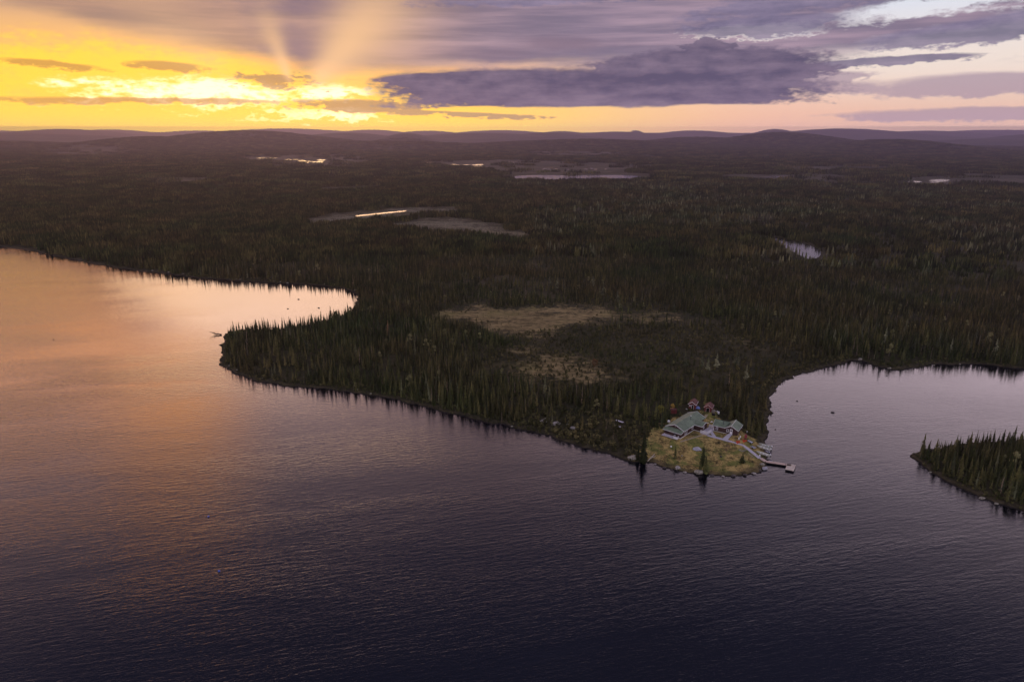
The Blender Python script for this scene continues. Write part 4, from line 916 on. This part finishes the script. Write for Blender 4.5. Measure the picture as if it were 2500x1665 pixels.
sk = MB(); sk.box(0, 4.9, -.08, -.003, 0.02, .14); sk.build('base_trim', M_TRIM, cb)
window(cb, .75, 1.55, .7, 1.9, .1, 'x', -1, 0, 1); window(cb, 4.75, 5.55, .75, 1.9, 0, 'x', -1, 0, 1)
dr = MB(); dr.box(6.0, 6.95, -.08, -.003, .12, 2.2); dr = dr.build('door', M_TRIM, cb); p_ = MB(); p_.box(6.22, 6.73, -.10, -.085, 1.25, 1.85); p_.build('pane', M_GLASS, dr); hd = MB(); hd.box(6.08, 6.14, -.13, -.085, 1.0, 1.1); hd.build('handle', M_METAL, dr)
lm = MB(); lm.tube((6.5, -.003, 2.95), (6.5, -.12, 2.95), .10, .12, 8); lm.build('gable_lamp', M_TRIM, cb)
ch = MB(); ch.tube((3.2, 1.0, 2.9), (3.2, 1.0, 4.6), .09, .09, 8); ch.tube((3.2, 1.0, 4.6), (3.2, 1.0, 4.7), .15, .03, 8); ch.build('chimney', M_METAL, cb)
rp = MB(); rp.slab([(5.5, -.9, .35), (7.0, -.9, .35), (6.7, -5.2, .10), (4.9, -5.2, .10)], .12); rp.box(5.6, 7.1, -.88, -.1, .02, .30); rp.build('entrance_ramp', M_DECK, cb)
br = MB(); br.beam((8.8, .2, 2.0), (9.5, -.3, .1), .1, .1); br.build('corner_prop', M_SNAG, cb)

def shed(name, loc, ang, w_, d, h, zr, label, door, mats, trim=True, inside=True):
    t = thing(name, loc, math.radians(ang), label, 'shed')
    mb = MB(); x0, x1 = 0, w_
    mb.add([(0, 0, 0), (w_, 0, 0), (w_, d, 0), (0, d, 0), (0, 0, h), (w_, 0, h), (w_, d, h), (0, d, h), (w_/2, 0, zr), (w_/2, d, zr)],
           [(0, 1, 5, 8, 4), (1, 2, 6, 5), (2, 3, 7, 9, 6), (3, 0, 4, 7), (4, 8, 9, 7), (5, 6, 9, 8)]); mb.build('wall', mats[0], t)
    rf = MB(); o_ = .3; k = (zr-h)/(w_/2); e = zr+.1-k*(w_/2+o_)
    rf.slab([(-o_, -.4, e), (w_/2, -.4, zr+.1), (w_/2, d+.3, zr+.1), (-o_, d+.3, e)], .07); rf.slab([(w_/2, -.4, zr+.1), (w_+o_, -.4, e), (w_+o_, d+.3, e), (w_/2, d+.3, zr+.1)], .07); rf.build('roof', mats[1], t)
    tr = MB(); tr.beam((-o_, -.44, e-.04), (w_/2, -.44, zr+.06), .06, .16); tr.beam((w_/2, -.44, zr+.06), (w_+o_, -.44, e-.04), .06, .16); tr.beam((w_+o_+.03, -.4, e-.04), (w_+o_+.03, d+.3, e-.04), .05, .12); tr.build('roof_trim', mats[2], t)
    dm = MB(); a, b_, hh = door; dm.box(a, b_, -.05, -.003, .05, hh); dp = dm.build('doorway', M_INT, t)  # near-black panel on the wall paints the shade of the open interior
    fm = MB(); fm.box(a-.12, a, -.09, -.003, 0, hh+.1); fm.box(b_, b_+.12, -.09, -.003, 0, hh+.1); fm.box(a, b_, -.09, -.003, hh, hh+.1); fm.build('door_frame', mats[2], dp)
    return t
M_PINK = simple('pinkish_trim', (.62, .45, .43), .7, .1, 2)
sA = shed('red_shed', (71.7, 257.6, 3.2), -26, 2.7, 4.2, 2.35, 3.3, 'red gabled shed with white trim and a narrow white-framed dark doorway', (1.25, 1.95, 1.95), (M_RED, M_REDROOF, M_TRIM))
win_ = window(sA, .15, 1.0, 1.25, 1.85, 0.0, 'x', -1, 1)
sB = shed('red_shed', (77.4, 255.0, 3.2), -26, 2.8, 3.8, 2.0, 2.95, 'dull red gabled shed with wide black doorway at the end of the plank walk', (.75, 1.95, 1.7), (M_RED, M_REDROOF, M_PINK))
oh = thing('red_outhouse', (63.7, 253.0, 3.2), math.radians(0), 'small flat-topped red hut half hidden in brush behind the large cabin', 'outhouse')
mb = MB(); mb.box(0, 2.2, 0, 1.5, -.6, 1.5); mb.build('wall', M_RED, oh); mb = MB(); mb.box(-.15, 2.35, -.15, 1.65, 1.503, 1.58); mb.build('roof', M_REDROOF, oh); mb = MB(); mb.box(.85, 1.4, -.05, -.003, -.3, 1.35); mb.build('door', simple('dark_red_door', (.13, .03, .03)), oh)

def small(name, p, mb, mat, label, cat, rz=0.0, group=None):
    t = mb.build(name, mat); t.location = p; t.rotation_euler.z = rz; return tag(t, label, cat, group)
def gp(X, Y, dz=0.0): z = tz(X, Y); return Vector((X, Y, z+dz))
# tarp heap by shed A
mb = MB(); r = random.Random(3); n = 9
vv = []
for j in range(n):
    for i in range(n):
        x = (i/(n-1)-.5)*1.9; y = (j/(n-1)-.5)*1.5; e = max(0, 1-(2*abs(i/(n-1)-.5))**3)*max(0, 1-(2*abs(j/(n-1)-.5))**3); vv.append((x, y, e*(.75+r.uniform(-.12, .12))))
mb.add(vv, [(j*n+i, j*n+i+1, (j+1)*n+i+1, (j+1)*n+i) for j in range(n-1) for i in range(n-1)])
small('blue_tarp', gp(75.6, 258.2), mb, M_BLUE, 'blue tarp draped over a heap right of the shed with the narrow doorway', 'tarp')
mb = MB(); mb.box(-.5, .5, -.4, .4, 0, .9); mb.box(-.6, .6, -.5, .5, .903, .96); small('storage_box', gp(80.6, 253.8), mb, M_SNAG, 'grey crate leaning at the corner of the dull red shed', 'crate', .3)
mb = MB(); mb.box(-.6, .6, -.45, .45, 0, .7); mb.box(-.68, .68, -.52, .52, .703, .76); small('storage_box', gp(80.4, 252.2), mb, M_BLACK, 'black chest in front of the dull red shed', 'chest', -.4)
mb = MB()
for k in range(9): a = r.uniform(-1, 1), r.uniform(-.8, .8); mb.beam((a[0], a[1], .1+k*.05), (a[0]+r.uniform(-.9, .9), a[1]+r.uniform(-.9, .9), .15+k*.06), .14, .05)
small('scrap_timber', gp(81.3, 254.4), mb, M_TRIM, 'pile of pale scrap boards right of the dull red shed', 'timber pile')
mb = MB()
for k in range(6): a = r.uniform(-.8, .8), r.uniform(-.5, .5); mb.beam((a[0], a[1], .08+k*.05), (a[0]+r.uniform(-.7, .7), a[1]+r.uniform(-.7, .7), .1+k*.06), .13, .05)
small('scrap_timber', gp(70.8, 256.9), mb, M_TRIM, 'few pale scrap boards left of the shed with the narrow doorway', 'timber pile')
mb = MB()
for k in range(6): a = r.uniform(-1.2, 1.2), r.uniform(-.6, .6); mb.beam((a[0], a[1], .08+k*.04), (a[0]+r.uniform(-.7, 1.2), a[1]+r.uniform(-.5, .5), .1+k*.05), .18, .06)
small('scrap_timber', (*G(*Z2(1380, 700), 3.0), 3.05), mb, M_TRIM, 'loose pale boards behind the left corner of the small cabin', 'timber pile')
mb = MB(); mb.tube((0, 0, 0), (0, 0, .75), .4, .4, 12); mb.tube((0, 0, .75), (0, 0, .95), .4, .15, 12); small('white_barrel', gp(82.9, 254.0), mb, M_COWL, 'white barrel on the grass right of the dull red shed', 'barrel')
dish = thing('satellite_dish', gp(59.7, 240.4), 2.5, 'white satellite dish on a pole behind the left side of the large cabin', 'satellite dish')
mb = MB(); mb.tube((0, 0, 0), (0, 0, 2.0), .05, .05, 8); mb.build('pole', M_METAL, dish)
mb = MB(); rings = [(0, 0), (.3, .06), (.5, .16), (.6, .26)]; vv = []; ff = []
for R, dz_ in rings[1:]:
    for i in range(16): t_ = 2*math.pi*i/16; vv.append((R*math.cos(t_), -.1-dz_*1.0, 2.1+R*math.sin(t_)))
vv.append((0, -.06, 2.1))
for q in range(2):
    for i in range(16): ff.append((q*16+i, q*16+(i+1) % 16, (q+1)*16+(i+1) % 16, (q+1)*16+i))
for i in range(16): ff.append((48, (i+1) % 16, i))
mb.add(vv, ff); mb.build('reflector', M_COWL, dish); mb = MB(); mb.beam((0, -.1, 1.6), (0, -.75, 2.1), .03, .03); mb.box(-.05, .05, -.83, -.73, 2.05, 2.17); mb.build('feed_arm', M_METAL, dish)

# ------------------------------------------------------------------ boardwalks and jetty
def walk(name, pts, width, mat, label, cat, lift=.10, plank=.5, zfix=None):
    P_ = [PX(*p) for p in pts]
    if zfix is not None:
        for p in P_: p.z = zfix
    # resample
    L = [P_[0]]
    for a, b_ in zip(P_[:-1], P_[1:]):
        n = max(1, int((b_-a).length/1.2))
        for i in range(1, n+1):
            q = a.lerp(b_, i/n)
            if zfix is None: q.z = tz(q.x, q.y)
            L.append(q)
    zs = [p.z for p in L]
    for i in range(len(L)): L[i].z = sum(zs[max(0, i-1):i+2])/len(zs[max(0, i-1):i+2])+lift
    mb = MB(); o = L[0].copy(); sd = []
    for i in range(len(L)):
        d = (L[min(i+1, len(L)-1)]-L[max(i-1, 0)]); d.z = 0; d.normalize(); sd.append(Vector((-d.y, d.x, 0))*width/2)
    T = [(L[i]+sd[i]-o, L[i]-sd[i]-o) for i in range(len(L))]
    for i in range(len(L)-1):
        a0, a1 = T[i]; b0, b1 = T[i+1]; n = max(1, int((L[i+1]-L[i]).length/plank))
        for k in range(n):
            t0, t1 = k/n, (k+.94)/n; q = [a0.lerp(b0, t0), a1.lerp(b1, t0), a1.lerp(b1, t1), a0.lerp(b0, t1)]
            mb.slab(q, .08)
    for side in (0, 1):
        for i in range(len(L)-1):
            a = T[i][side]*.9+T[i][1-side]*.1; b_ = T[i+1][side]*.9+T[i+1][1-side]*.1; mb.beam(a-Vector((0, 0, .16)), b_-Vector((0, 0, .16)), .10, .14)
    t = mb.build(name, mat); t.location = o; return tag(t, label, cat)
walk('boardwalk', [Z1(870, 665), Z1(960, 690), Z1(1150, 740), Z1(1300, 778), Z1(1370, 800), Z1(1450, 860), Z1(1540, 930), Z1(1620, 995)], 1.35, M_DECK, 'long grey boardwalk running from the large cabin down to the jetty', 'boardwalk')
walk('boardwalk', [Z1(905, 590), Z1(935, 640), Z1(965, 680)], 1.2, M_DECK, 'short grey boardwalk between the two green-roofed cabins', 'boardwalk', .13)
walk('boardwalk', [Z2(600, 1165), Z2(860, 1085), Z2(1130, 1000)], .7, M_TAN, 'narrow tan plank walk along the lawn side of the large cabin', 'boardwalk', .08)
walk('boardwalk', [Z2(1090, 690), Z2(1140, 620), Z2(1250, 490)], 1.0, M_TAN, 'tan plank walk leading up to the dull red shed', 'boardwalk', .1)
jt = thing('jetty', (0, 0, 0), 0, 'wooden jetty with a square floating platform at its end', 'jetty')
def G3(X, Y, z=.6): return Vector((*G(*Z3(X, Y), z), z))
a, b_, c_ = G3(1150, 955), G3(1290, 1015), G3(1870, 1100); e_ = G3(2020, 1125)
def planks(L, width, zt, th, step=.28):
    mb = MB()
    for p, q in zip(L[:-1], L[1:]):
        d = (q-p); ln_ = d.length; d.normalize(); s_ = Vector((-d.y, d.x, 0)).normalized()*width/2; n = int(ln_/step)
        for k in range(n):
            t0 = p+d*(k*step); t1 = p+d*(k*step+step*.93); mb.slab([t0-s_, t1-s_, t1+s_, t0+s_], th)
    return mb
p0 = a.copy(); p0.z = 1.0; b_.z = .65; c_.z = .6; e_.z = .6
planks([p0, b_], 1.5, 1, .07).build('ramp', M_DOCKR, jt); planks([b_, c_, e_], 1.45, 1, .08).build('walkway', M_DOCKR, jt)
fl = MB()
for p, q in ((b_, c_), (c_, e_)):
    d = (q-p).normalized(); s_ = Vector((-d.y, d.x, 0)).normalized()
    for sg in (-.55, .55): fl.beam(p+s_*sg+Vector((0, 0, -.30)), q+s_*sg+Vector((0, 0, -.30)), .3, .40)
fl.build('float', M_BLACK, jt)
f0, f1, f2 = G3(1850, 1240), G3(2100, 1290), G3(2155, 1120); f3 = f0+(f2-f1)
mb = MB()
for k in range(12):
    t0, t1 = k/12, (k+.95)/12; mb.slab([f0.lerp(f1, t0), f0.lerp(f1, t1), f3.lerp(f2, t1), f3.lerp(f2, t0)], .09)
mb.build('platform', M_DOCK, jt)
fl = MB(); cen = (f0+f1+f2+f3)/4
fl.slab([q.lerp(cen, .04)-Vector((0, 0, .095)) for q in (f0, f1, f2, f3)], .55); fl.build('float', M_BLACK, jt)

# ------------------------------------------------------------------ boats
def boat(L, W, Hh, loc, rz, label, motor=True, mat=M_ALU):
    t = thing('motor_boat' if motor else 'rowing_boat', loc, rz, label, 'boat', None)
    n = 12; mb = MB(); vv = []
    for i in range(n+1):
        s = i/n; x = -L/2+L*s; hb = W/2*(1-max(0, (s-.45)/.55)**2.2)*(.9+.1*min(1, s*4)); hb = max(hb, .02); zt = Hh*(1+.35*max(0, s-.5)**1.5*2); kl = Hh*.5*max(0, (s-.75)/.25)**2
        vv += [(x, hb, zt), (x, hb*.82, kl+.10+zt*.18), (x, hb*.35, kl), (x, 0, kl-.03), (x, -hb*.35, kl), (x, -hb*.82, kl+.10+zt*.18), (x, -hb, zt)]
        vv += [(x, -hb*.9, zt), (x, -hb*.72, kl+.16+zt*.18), (x, 0, kl+.08), (x, hb*.72, kl+.16+zt*.18), (x, hb*.9, zt)]
    m = 12; ff = []
    for i in range(n):
        for j in range(m): ff.append((i*m+j, (i+1)*m+j, (i+1)*m+(j+1) % m, i*m+(j+1) % m))
    ff += [tuple(range(m-1, -1, -1)), tuple(range(n*m, n*m+m))]
    mb.add(vv, ff); hull = mb.build('hull', mat, t)
    tb = MB(); tb.box(-L/2+.01, -L/2+.08, -W*.4, W*.4, .12, Hh); tb.build('transom', mat, t)
    for xx in (-L*.28, -.02*L, L*.2):
        s = MB(); hw = W*.43*(1 if xx < .1 else .85); s.box(xx-.14, xx+.14, -hw, hw, Hh*.62, Hh*.70); s.build('bench', M_TRIM, t)
    if motor:
        o = MB(); o.box(-L/2-.42, -L/2+.02, -.17, .17, Hh+.08, Hh+.42); o.box(-L/2-.38, -L/2-.02, -.13, .13, Hh+.42, Hh+.50); ou = o.build('outboard_motor', M_COWL, t)
        lg = MB(); lg.box(-L/2-.3, -L/2-.14, -.06, .06, -.2, Hh+.08); lg.box(-L/2-.5, -L/2-.1, -.03, .03, -.2, -.12); lg.build('leg', M_BLACK, ou)
        bm_ = ou.modifiers.new('bevel', 'BEVEL'); bm_.width = .05; bm_.segments = 2
    return t
def bt(X0, Y0, X1, Y1, W, label, motor=True, z=.35, mat=M_ALU):
    a = G3(X0, Y0, .6); b_ = G3(X1, Y1, .6); c_ = (a+b_)/2; d = a-b_; c_.z = z
    return boat(d.length, W, .62, c_, math.atan2(d.y, d.x), label, motor, mat)
bt(1085, 520, 1440, 625, 1.65, 'grey-green motor boat with a white outboard, farthest of the beached pair', mat=simple('boat_grey_green', (.40, .41, .34), .5, .15, 1.5))
bt(1035, 575, 1420, 700, 1.7, 'pale motor boat with bright benches, nearer of the beached pair')
bt(1250, 710, 1430, 765, 1.2, 'small dark dinghy lying at the water edge below the beached pair', False, .15, simple('boat_dark', (.12, .10, .13), .5, .2, 2))
bt(1025, 745, 1400, 865, 1.6, 'pale motor boat beached alone, nearest the jetty')

# ------------------------------------------------------------------ gear beside the small cabin
M_REDP = simple('red_tank_paint', (.24, .04, .05), .5, .15, 1.5)
tk = thing('fuel_tank', gp(86.0, 230.2), .3, 'upright dark red fuel tank on a stand right of the small cabin', 'fuel tank')
mb = MB(); mb.tube((0, 0, .7), (0, 0, 2.0), .48, .48, 14); mb.tube((0, 0, 2.0), (0, 0, 2.15), .48, .2, 14); mb.build('tank', M_REDP, tk)
for xx, yy in ((-.35, -.35), (.35, -.35), (.35, .35), (-.35, .35)): mb = MB(); mb.beam((xx, yy, -.1), (xx, yy, .75), .08, .08); mb.build('leg', M_METAL, tk)
def can_mb():
    mb = MB(); mb.box(-.2, .2, -.1, .1, 0, .42); mb.box(-.12, .1, -.03, .03, .47, .51); mb.box(-.12, -.08, -.03, .03, .42, .47); mb.box(.06, .1, -.03, .03, .42, .47); mb.tube((.15, 0, .42), (.15, 0, .48), .035, .035, 6); return mb
can0 = None
for k in range(13):
    if k < 8: p = gp(85.4+r.uniform(-.9, .9), 228.9+r.uniform(-.5, .5)); lb, g_ = 'red-orange fuel can in the cluster at the foot of the red tank', 'fuel cans at the foot of the red tank'
    else: p = gp(82.3+r.uniform(-.7, .7), 227.4+r.uniform(-.4, .4)); lb, g_ = 'red-orange fuel can in the row beside the boardwalk', 'fuel cans beside the boardwalk'
    if can0 is None: c = can0 = can_mb().build('fuel_can', M_ORANGE)
    else: c = can0.copy(); col0.objects.link(c)
    c.location = p; c.rotation_euler.z = r.uniform(0, 3.1); c.scale = (1.25,)*3; tag(c, lb, 'fuel can', g_)
for k, (X, Y, lb) in enumerate([(555, 335, 'white gas bottle on the grass left of the red tank'), (725, 330, 'white gas bottle just right of the red tank'), (515, 385, 'white gas bottle behind the fuel cans beside the boardwalk'), (750, 190, 'white gas bottle in the brush behind the red tank'), (590, 50, 'white gas bottle at the back corner of the small cabin'), (1115, 870, 'small white float on the grass beside the lower boardwalk')]):
    p = PX(*Z3(X, Y)); mb = MB(); mb.tube((0, 0, 0), (0, 0, .6), .2, .2, 10); mb.tube((0, 0, .6), (0, 0, .78), .2, .07, 10); small('gas_bottle' if k < 5 else 'float_buoy', p, mb, M_COWL, lb, 'gas bottle' if k < 5 else 'float')
for X, Y, lb in [(343, 832, 'white round float on the lawn left of the grey slab'), (500, 965, 'small white stone low on the lawn below the slim spruce')]:
    o = obj('float_buoy' if X < 400 else 'white_stone', rock_mesh(.32, .32, .32, X, .03), None, [M_COWL if X < 400 else M_ROCKP]); p = PX(*Z1(X, Y)); o.location = p+Vector((0, 0, .25)); tag(o, lb, 'float' if X < 400 else 'stone')
# quad bike and trailer
def vehicle(name, p, rz, label, cat, L, mat, wheels):
    t = thing(name, p, rz, label, cat); mb = MB()
    if wheels == 4:
        mb.box(-L/2, L/2, -.28, .28, .45, .68); mb.box(L*.2, L/2+.05, -.45, .45, .68, .78); mb.box(-L/2-.05, -L*.2, -.45, .45, .68, .78); mb.box(-L*.2, L*.15, -.18, .18, .68, .92)
        mb.build('body', mat, t); hb = MB(); hb.tube((L*.2, -.4, 1.08), (L*.2, .4, 1.08), .03, .03, 6); hb.tube((L*.28, 0, .7), (L*.2, 0, 1.08), .04, .04, 6); hb.build('handlebar', M_BLACK, t); w_ = [(-L*.36, -.42), (-L*.36, .42), (L*.36, -.42), (L*.36, .42)]
    else:
        mb.box(-L/2, L/2, -.5, .5, .35, .42); mb.box(-L/2, L/2, -.5, -.45, .42, .7); mb.box(-L/2, L/2, .45, .5, .42, .7); mb.box(-L/2, -L/2+.05, -.45, .45, .42, .7); mb.build('bed', mat, t)
        db = MB(); db.beam((L/2, 0, .38), (L/2+1.0, 0, .4), .07, .07); db.build('drawbar', M_METAL, t); w_ = [(-.1, -.58), (-.1, .58)]
    for x, y in w_: m = MB(); m.tube((x, y-.09, .28), (x, y+.09, .28), .28, .28, 12); m.build('wheel', M_BLACK, t)
    return t
vehicle('quad_bike', gp(87.3, 229.0), 2.0, 'grey quad bike parked right of the red fuel tank', 'quad bike', 1.9, simple('quad_grey', (.42, .44, .52), .5, .15, 2), 4)
vehicle('small_trailer', gp(87.6, 226.2), 2.1, 'low grey trailer on the grass behind the quad bike, toward the boats', 'trailer', 1.8, simple('trailer_grey', (.36, .36, .42), .5, .15, 2), 2)
M_BLUEF = simple('blue_float_paint', (.05, .12, .55), .4, .1, 2)
for k, (a, b_, lb_) in enumerate([(535, 1394, 'tiny bright blue float far out on the near lake, the lower of two'), (509, 1261, 'tiny dull blue float on the near lake, the upper of two')]):
    o = obj('float_buoy', rock_mesh(.3, .3, .3, 400+k, .02), None, [M_BLUEF]); o.location = (*G(a, b_, 0), .05); tag(o, lb_, 'float')
# stones in a short line on the lawn
for k, (X, Y) in enumerate([(535, 690), (590, 725), (625, 725), (665, 712), (715, 690)]):
    p = PX(*Z3(X, Y)); o = obj('pale_stone', rock_mesh(.42, .3, .25, 300+k, .2), None, [M_ROCKP]); o.location = p+Vector((0, 0, .08)); o.rotation_euler.z = k
    tag(o, 'pale stone in the short row between the boardwalk and the stout little spruce', 'stone', 'row of pale stones on the lawn')
for k, (X, Y, lb) in enumerate([(1520, 500, 'grey plank sheet, nearer of two in the brush left of the clearing'), (1545, 430, 'grey plank sheet, farther of two in the brush left of the clearing')]):
    p = PX(1250+X/5.8875, 960+Y/5.8875); mb = MB(); mb.box(-1.7, 1.7, -.45, .45, 0, .12); small('plank_sheet', p+Vector((0, 0, .8)), mb, M_DECK, lb, 'planks', -.75)

# ------------------------------------------------------------------ air
mb = MB(); top_z = max(340.0, max(v.co.z for v in bpy.data.objects['hills'].data.vertices)+15); print('TOP', top_z)
mb.box(-19000, 19000, -3500, 24200, -6, top_z)
hz = mb.mesh('haze'); m = bpy.data.materials.new('haze'); m.use_nodes = True; t = m.node_tree; t.nodes.clear()
ou = t.nodes.new('ShaderNodeOutputMaterial'); pv = t.nodes.new('ShaderNodeVolumePrincipled'); pv.inputs['Density'].default_value = 9.2e-5; pv.inputs['Color'].default_value = (.42, .36, .54, 1); pv.inputs['Anisotropy'].default_value = .74
t.links.new(pv.outputs[0], ou.inputs['Volume']); m.cycles.homogeneous_volume = True
tag(obj('haze', hz, None, [m]), kind='stuff')
